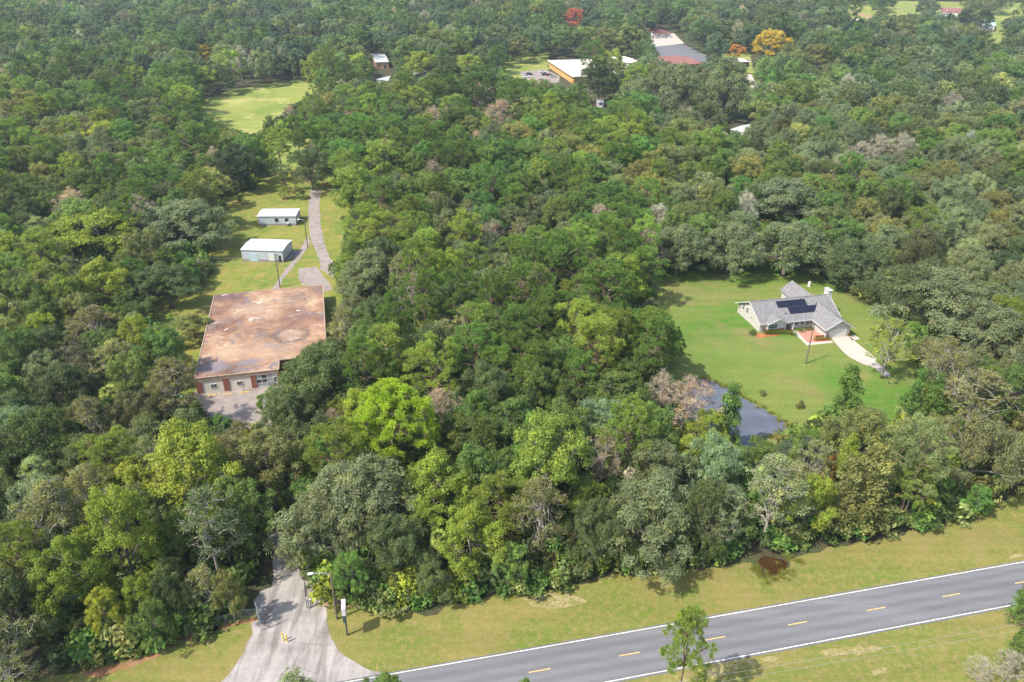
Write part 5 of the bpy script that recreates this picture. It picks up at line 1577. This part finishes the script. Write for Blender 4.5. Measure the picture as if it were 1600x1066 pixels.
for x, y in zip(xx, yy):
    s_, n_ = road_st(x, y)
    if n_ < (15.5 if s_ > -62 else 9): continue
    u, v, d_ = to_px(x, y, 8)
    zz, zn = zone(u, v)
    # patches of one kind: weights bent by a slow pattern
    nx = math.sin(x * .045 + 2 * math.sin(y * .02)) ; ny = math.sin(y * .04 + 1.7 * math.sin(x * .03) + 1)
    ws = []
    for (k, c_, w) in zz:
        b = 1 + .7 * (nx if k in (PI_, BR) else -nx) + .5 * (ny if c_ in ('yellowgreen', 'pinelight', 'olive', 'oakgrey') else -ny)
        ws.append(w * max(.1, b))
    ws = np.array(ws); ws /= ws.sum()
    k_, c_, _w = zz[rf_.choice(len(zz), p=ws)]
    a_, b_ = RR[k_]; r_ = rf_.uniform(a_, b_); a_, b_ = HH[k_]; h_ = rf_.uniform(a_, b_)
    grow = 1 + (.18 if k_ != LO else .08) * min(1, max(0, (y - 100) / 110)) 
    far_g = 1 + .65 * min(1, max(0, (y - 240) / 400))
    r_ *= grow * far_g; h_ *= (1 + (grow - 1) * .25) * (1 + (far_g - 1) * .8)
    if not free(x, y, r_): continue
    ub, vb, _d = to_px(x, y, 0)
    if base_bad(ub, vb): continue
    if covers(k_, x, y, r_, h_):
        h_ *= .62; r_ = max(2.4, r_ * .62)
        if covers(k_, x, y, r_, h_): continue
    gadd(x, y, r_)
    fill.append((x, y, r_, h_, k_, c_, zn, u, v))
# second pass with smaller trees closes the gaps
for x, y in zip(rf_.uniform(-1, 1, 30000), 52 + 348 * rf_.uniform(0, 1, 30000) ** 1.1):
    x = x * (y * .7 + 30)
    s_, n_ = road_st(x, y)
    if n_ < (13.5 if s_ > -62 else 8): continue
    r_ = rf_.uniform(1.8, 3.0)
    if not free(x, y, r_, .8): continue
    ub, vb, _d = to_px(x, y, 0)
    if base_bad(ub, vb): continue
    h_ = rf_.uniform(6, 11)
    k_ = BR
    if covers(k_, x, y, r_, h_):
        h_ = rf_.uniform(3.5, 5); r_ = 1.9
        if covers(k_, x, y, r_, h_): continue
    u, v, d_ = to_px(x, y, h_ * .6)
    zz, zn = zone(u, v)
    c_ = ['mid', 'olive', 'green', 'oak', 'yellowgreen'][rf_.choice(5, p=[.35, .2, .2, .17, .08])]
    gadd(x, y, r_)
    fill.append((x, y, r_, h_, k_, c_, zn, u, v))

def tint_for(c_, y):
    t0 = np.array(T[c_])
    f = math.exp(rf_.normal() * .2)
    far_ = min(1, max(0, (y - 300) / 300)); t0 = t0 * (1 - .35 * far_) + np.array(T['bluish']) * .35 * far_  # distance haze put into the leaf colour: far trees shift bluish
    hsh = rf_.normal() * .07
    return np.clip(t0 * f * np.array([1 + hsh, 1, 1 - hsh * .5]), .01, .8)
in_view = lambda u, v: -60 < u < 1660 and -60 < v < 1120
fill.sort(key=lambda q: math.hypot(q[0], q[1]))
count = {}
for f in FEAT: count[f[4]] = count.get(f[4], 0) + 1
LM = [(150,372,'bright flat-topped yellow-green tree'),(278,352,'huge oak beside the sheds'),(257,448,'lone oak by the flat roof'),(430,345,'smaller metal shed'),(412,397,'larger metal shed'),(420,520,'flat-roofed building'),
 (352,635,'parking by the brick piers'),(612,660,'bright round pine'),(560,780,'large oak above the entrance'),(300,745,'broad yellow-green tree'),(195,845,'yellow-green tree near the lower left corner'),(500,600,'sprawling oak over the building front'),
 (860,730,'tall light green tree'),(740,840,'vine-hung yellow-green tree'),(1020,800,'wide grey-green roadside oak'),(1075,622,'pinkish bare pond tree'),(945,708,'small leafless pinkish tree'),(1165,650,'pond'),
 (1215,765,'thin pale-branched tree'),(1365,755,'cone-shaped yellowish pair'),(1475,715,'tall pale green pine'),(1325,612,'dark cone-shaped tree'),(1430,612,'two narrow pointed trees'),(1392,525,'pale-trunked tree by the house drive'),
 (1480,455,'very wide oak right of the house'),(1240,480,'grey-roofed house'),(1140,372,'trunk-showing oak behind the lawn'),(1232,372,'broad oak behind the house'),(1220,300,'very large oak above the lawn'),(875,395,'central tall pine'),
 (950,440,'dense pine beside the lawn'),(1050,480,'left edge of the lawn'),(575,425,'oak right of the flat roof'),(590,255,'light green trees above the yard drive'),(488,330,'yard drive'),(745,150,'left pinkish bare tree'),(778,176,'right pinkish bare tree'),
 (390,180,'big field'),(428,228,'thin field pine'),(362,262,'dark oak below the field'),(588,105,'tan cabin'),(880,110,'ochre school building'),(930,120,'dark round oak'),(1060,90,'red-roofed hall'),(1196,60,'golden yellow tree'),
 (1150,190,'long trailer'),(930,158,'garden shed'),(1160,140,'small bright green lawn'),(888,27,'red-leaved tree'),(806,74,'olive brown tree'),(1530,610,'forked olive tree'),(1545,500,'grey oak at the right edge'),(520,900,'street lamp'),(1210,885,'brown pool'),
 (314,90,'orange-topped tree'),(90,820,'thin olive tree at the left edge'),(1130,122,'grey oak below the hall'),(690,843,'cabbage palm'),(700,560,'middle of the central wood'),(760,290,'upper middle of the wood'),(80,250,'far left wood'),(60,600,'middle of the left edge'),
 (1350,220,'upper right wood'),(1540,300,'right edge above the wide oak'),(640,340,'wood right of the yard drive'),(1050,260,'grey wood above the lawn'),(200,620,'wood left of the flat-roofed building'),(60,420,'left edge beside the sheds'),(850,560,'centre of the picture')]
ORD = ['nearest', 'second', 'third', 'fourth', 'fifth', 'sixth', 'seventh', 'eighth', 'ninth', 'tenth', 'eleventh', 'twelfth', 'thirteenth', 'fourteenth', 'fifteenth', 'sixteenth']
KS = {LO: 'oak', BR: 'leafy tree', TH: 'thin-crowned tree', PI_: 'pine', CO: 'conical tree', BA_: 'tree', PA: 'palm'}
rest = []; chosen = []; buckets = {}
for q in fill:
    x, y, r_, h_, k_, c_, zn, u, v = q
    if count.get(k_, 0) < 288 and in_view(u, v) and y < 480:
        count[k_] = count.get(k_, 0) + 1
        uu, vv, _d = to_px(x, y, h_ * ZC[k_])
        d2 = [((a - uu) ** 2 + (b - vv) ** 2, i) for i, (a, b, _n) in enumerate(LM)]
        i = min(d2)[1]; dx, dy = uu - LM[i][0], vv - LM[i][1]
        side = ('right of' if dx > 0 else 'left of') if abs(dx) > abs(dy) else ('below' if dy > 0 else 'above')
        size = 'small ' if r_ < 3.0 else ('large ' if (r_ > 5.8 or (k_ != LO and r_ > 4.3)) else '')
        buckets.setdefault((size + CN[c_] + ' ' + KS[k_], side, i), []).append((min(d2)[0], len(chosen)))
        chosen.append([q, None])
    else:
        rest.append(q)
for (nm, side, i), lst in buckets.items():
    lst.sort()
    for j, (_d, n_) in enumerate(lst):
        chosen[n_][1] = ('%s %s the %s' % (nm, side, LM[i][2])) if len(lst) == 1 else '%s %s %s the %s' % (ORD[min(j, 15)], nm, side, LM[i][2])
for (q, lb) in chosen:
    x, y, r_, h_, k_, c_, zn, u, v = q
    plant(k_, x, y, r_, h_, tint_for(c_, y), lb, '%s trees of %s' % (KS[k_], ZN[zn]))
print('individual', count, 'rest', len(rest))
# everything further away (and outside the frame): one object of instances
far_var = []
far_idx = {}
def far_mesh(fn, seeds, kind):
    ids = []
    for s in seeds:
        L, sk, Rr, H_, bk = fn(s, 1)
        ids.append(len(far_var)); far_var.append(L.mesh('far ' + kind))
    far_idx[kind] = ids
far_mesh(oak_mesh, range(900, 905), LO); far_mesh(broad_mesh, range(910, 915), BR); far_mesh(pine_mesh, range(920, 924), PI_)
hi0 = len(far_var)
for kind in (LO, BR, TH, PI_, BA_, CO, PA):
    ids = []
    for v_ in KINDS[kind][:3]:
        ids.append(len(far_var)); far_var.append(v_[0])
    far_idx[kind + '_hi'] = ids
rows = []
for (x, y, r_, h_, k_, c_, zn, u, v) in rest:
    key = k_ if (y > 330 and k_ in far_idx) else k_ + '_hi'
    ids = far_idx[key]
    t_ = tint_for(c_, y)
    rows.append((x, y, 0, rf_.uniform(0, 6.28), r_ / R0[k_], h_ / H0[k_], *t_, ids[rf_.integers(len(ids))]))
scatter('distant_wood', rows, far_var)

# undergrowth that fills the ground under the trees
rows = []
n = 0
for x, y in zip(rf_.uniform(-1, 1, 26000), 52 + 322 * rf_.uniform(0, 1, 26000) ** 1.0):
    x = x * (y * .68 + 12)
    s_, n_ = road_st(x, y)
    if n_ < (13 if s_ > -62 else 7.5): continue
    ub, vb, _d = to_px(x, y, 0)
    if base_bad(ub, vb): continue
    sc = rf_.uniform(.6, 1.7)
    u, v, _d = to_px(x, y, 2.4 * sc); u2, v2, _d = to_px(x, y, 1.0 * sc)
    if is_open(ub, vb) or is_open(u, v) or is_open(u2, v2): continue
    c_ = ['mid', 'olive', 'green', 'oak', 'yellowgreen'][rf_.choice(5, p=[.3, .2, .25, .17, .08])]
    rows.append((x, y, 0, rf_.uniform(0, 6.28), sc, sc * rf_.uniform(.7, 1.3), *tint_for(c_, y), rf_.integers(4)))
bush_lo = []
for s in range(4):
    bush_lo.append(bush_mesh(830 + s, 1)[0].mesh('low bush'))
print('bushes', len(rows))
scatter('undergrowth', rows, bush_lo)

# reeds and weeds along the pond, the wood edge and the verge
tuft = []
for s in range(3):
    L = Leaves(950 + s)
    r_ = np.random.default_rng(960 + s)
    n = 60
    base = np.concatenate([r_.normal(size=(n, 2)) * .3, np.zeros((n, 1))], 1)
    t_ = unit(np.concatenate([r_.normal(size=(n, 2)) * .35, np.ones((n, 1))], 1))
    sd = unit(np.cross(t_, r_.normal(size=(n, 3))))
    ln = r_.uniform(.35, 1.0, n)[:, None]
    q = np.stack([base, base + t_ * ln * .5 + sd * .035, base + t_ * ln, base + t_ * ln * .5 - sd * .035], 1)
    L.quads(q, r_.uniform(.7, 1.3, n), r_.uniform(0, .8, n))
    tuft.append(L.mesh('tuft'))
rows = []
for i in range(len(pond)):
    a = Vector(pond[i]); b = Vector(pond[(i + 1) % len(pond)])
    for k in range(max(1, int((b - a).length / .55))):
        p = a.lerp(b, rf_.uniform())
        rows.append((p.x + rf_.normal() * .45, p.y + rf_.normal() * .6, 0.01, rf_.uniform(0, 6.28), rf_.uniform(.6, 1.3), rf_.uniform(.35, 1.1), *(np.array((.22, .24, .06)) * rf_.uniform(.7, 1.2)), rf_.integers(3)))
scatter('pond_reeds', rows, tuft)
rows = []
for (cx_, cy_) in px((1184, 884), (1192, 893), (1206, 898), (1222, 895), (1234, 886), (1242, 872), (1236, 862)):
    for k in range(7):
        rows.append((cx_ + rf_.normal() * .7, cy_ + rf_.normal() * .5, .02, rf_.uniform(0, 6.28), rf_.uniform(.5, 1.0), rf_.uniform(.3, .7), .2, .23, .05, rf_.integers(3)))
scatter('marsh_grass', rows, tuft)
# shrubs along the wood edge
SH = [((600, 935), 2.6, 'green', 'green shrub at the wood edge right of the short fence'), ((645, 935), 3.0, 'yellowgreen', 'yellow-green vine-covered shrub at the wood edge'),
      ((683, 935), 2.8, 'yellowgreen', 'second yellow-green vine-covered shrub, right of the first one'), ((720, 925), 2.8, 'yellowgreen', 'yellow-green shrub below the vine-hung tree'),
      ((795, 925), 2.0, 'green', 'fresh green shrub standing out on the verge edge'), ((860, 905), 1.8, 'olive', 'olive shrub at the wood edge above the bare patch'),
      ((1440, 815), 2.2, 'green', 'low green shrub at the wood edge right of the cone-shaped trees'), ((1500, 790), 2.0, 'green', 'green shrub at the wood edge near the right end'),
      ((1250, 630), 1.0, 'olive', 'small olive shrub on the pond bank'), ((1192, 612), .9, 'olive', 'small weedy shrub on the upper pond bank')]
for (uv, r_, c_, lb) in SH:
    p = at(*uv); plant('shrub', p.x, p.y, r_, r_ * 1.5, np.array(T[c_]), lb)

# ------------------------------------------------------------------ haze
HZ = 0.00013
m, nt, bs = new_mat('haze')
nt.nodes.remove(bs)
pv = nd(nt, 'ShaderNodeVolumePrincipled', Density=HZ, Anisotropy=0.2)
pv.inputs['Color'].default_value = (0.72, 0.84, 1.0, 1)
nt.links.new(pv.outputs[0], nt.nodes['Material Output'].inputs['Volume'])
hz = MB().box(-2850, 2850, -2850, 2850, -1, CAM_H + 3).build('haze', m)
hz['kind'] = 'stuff'
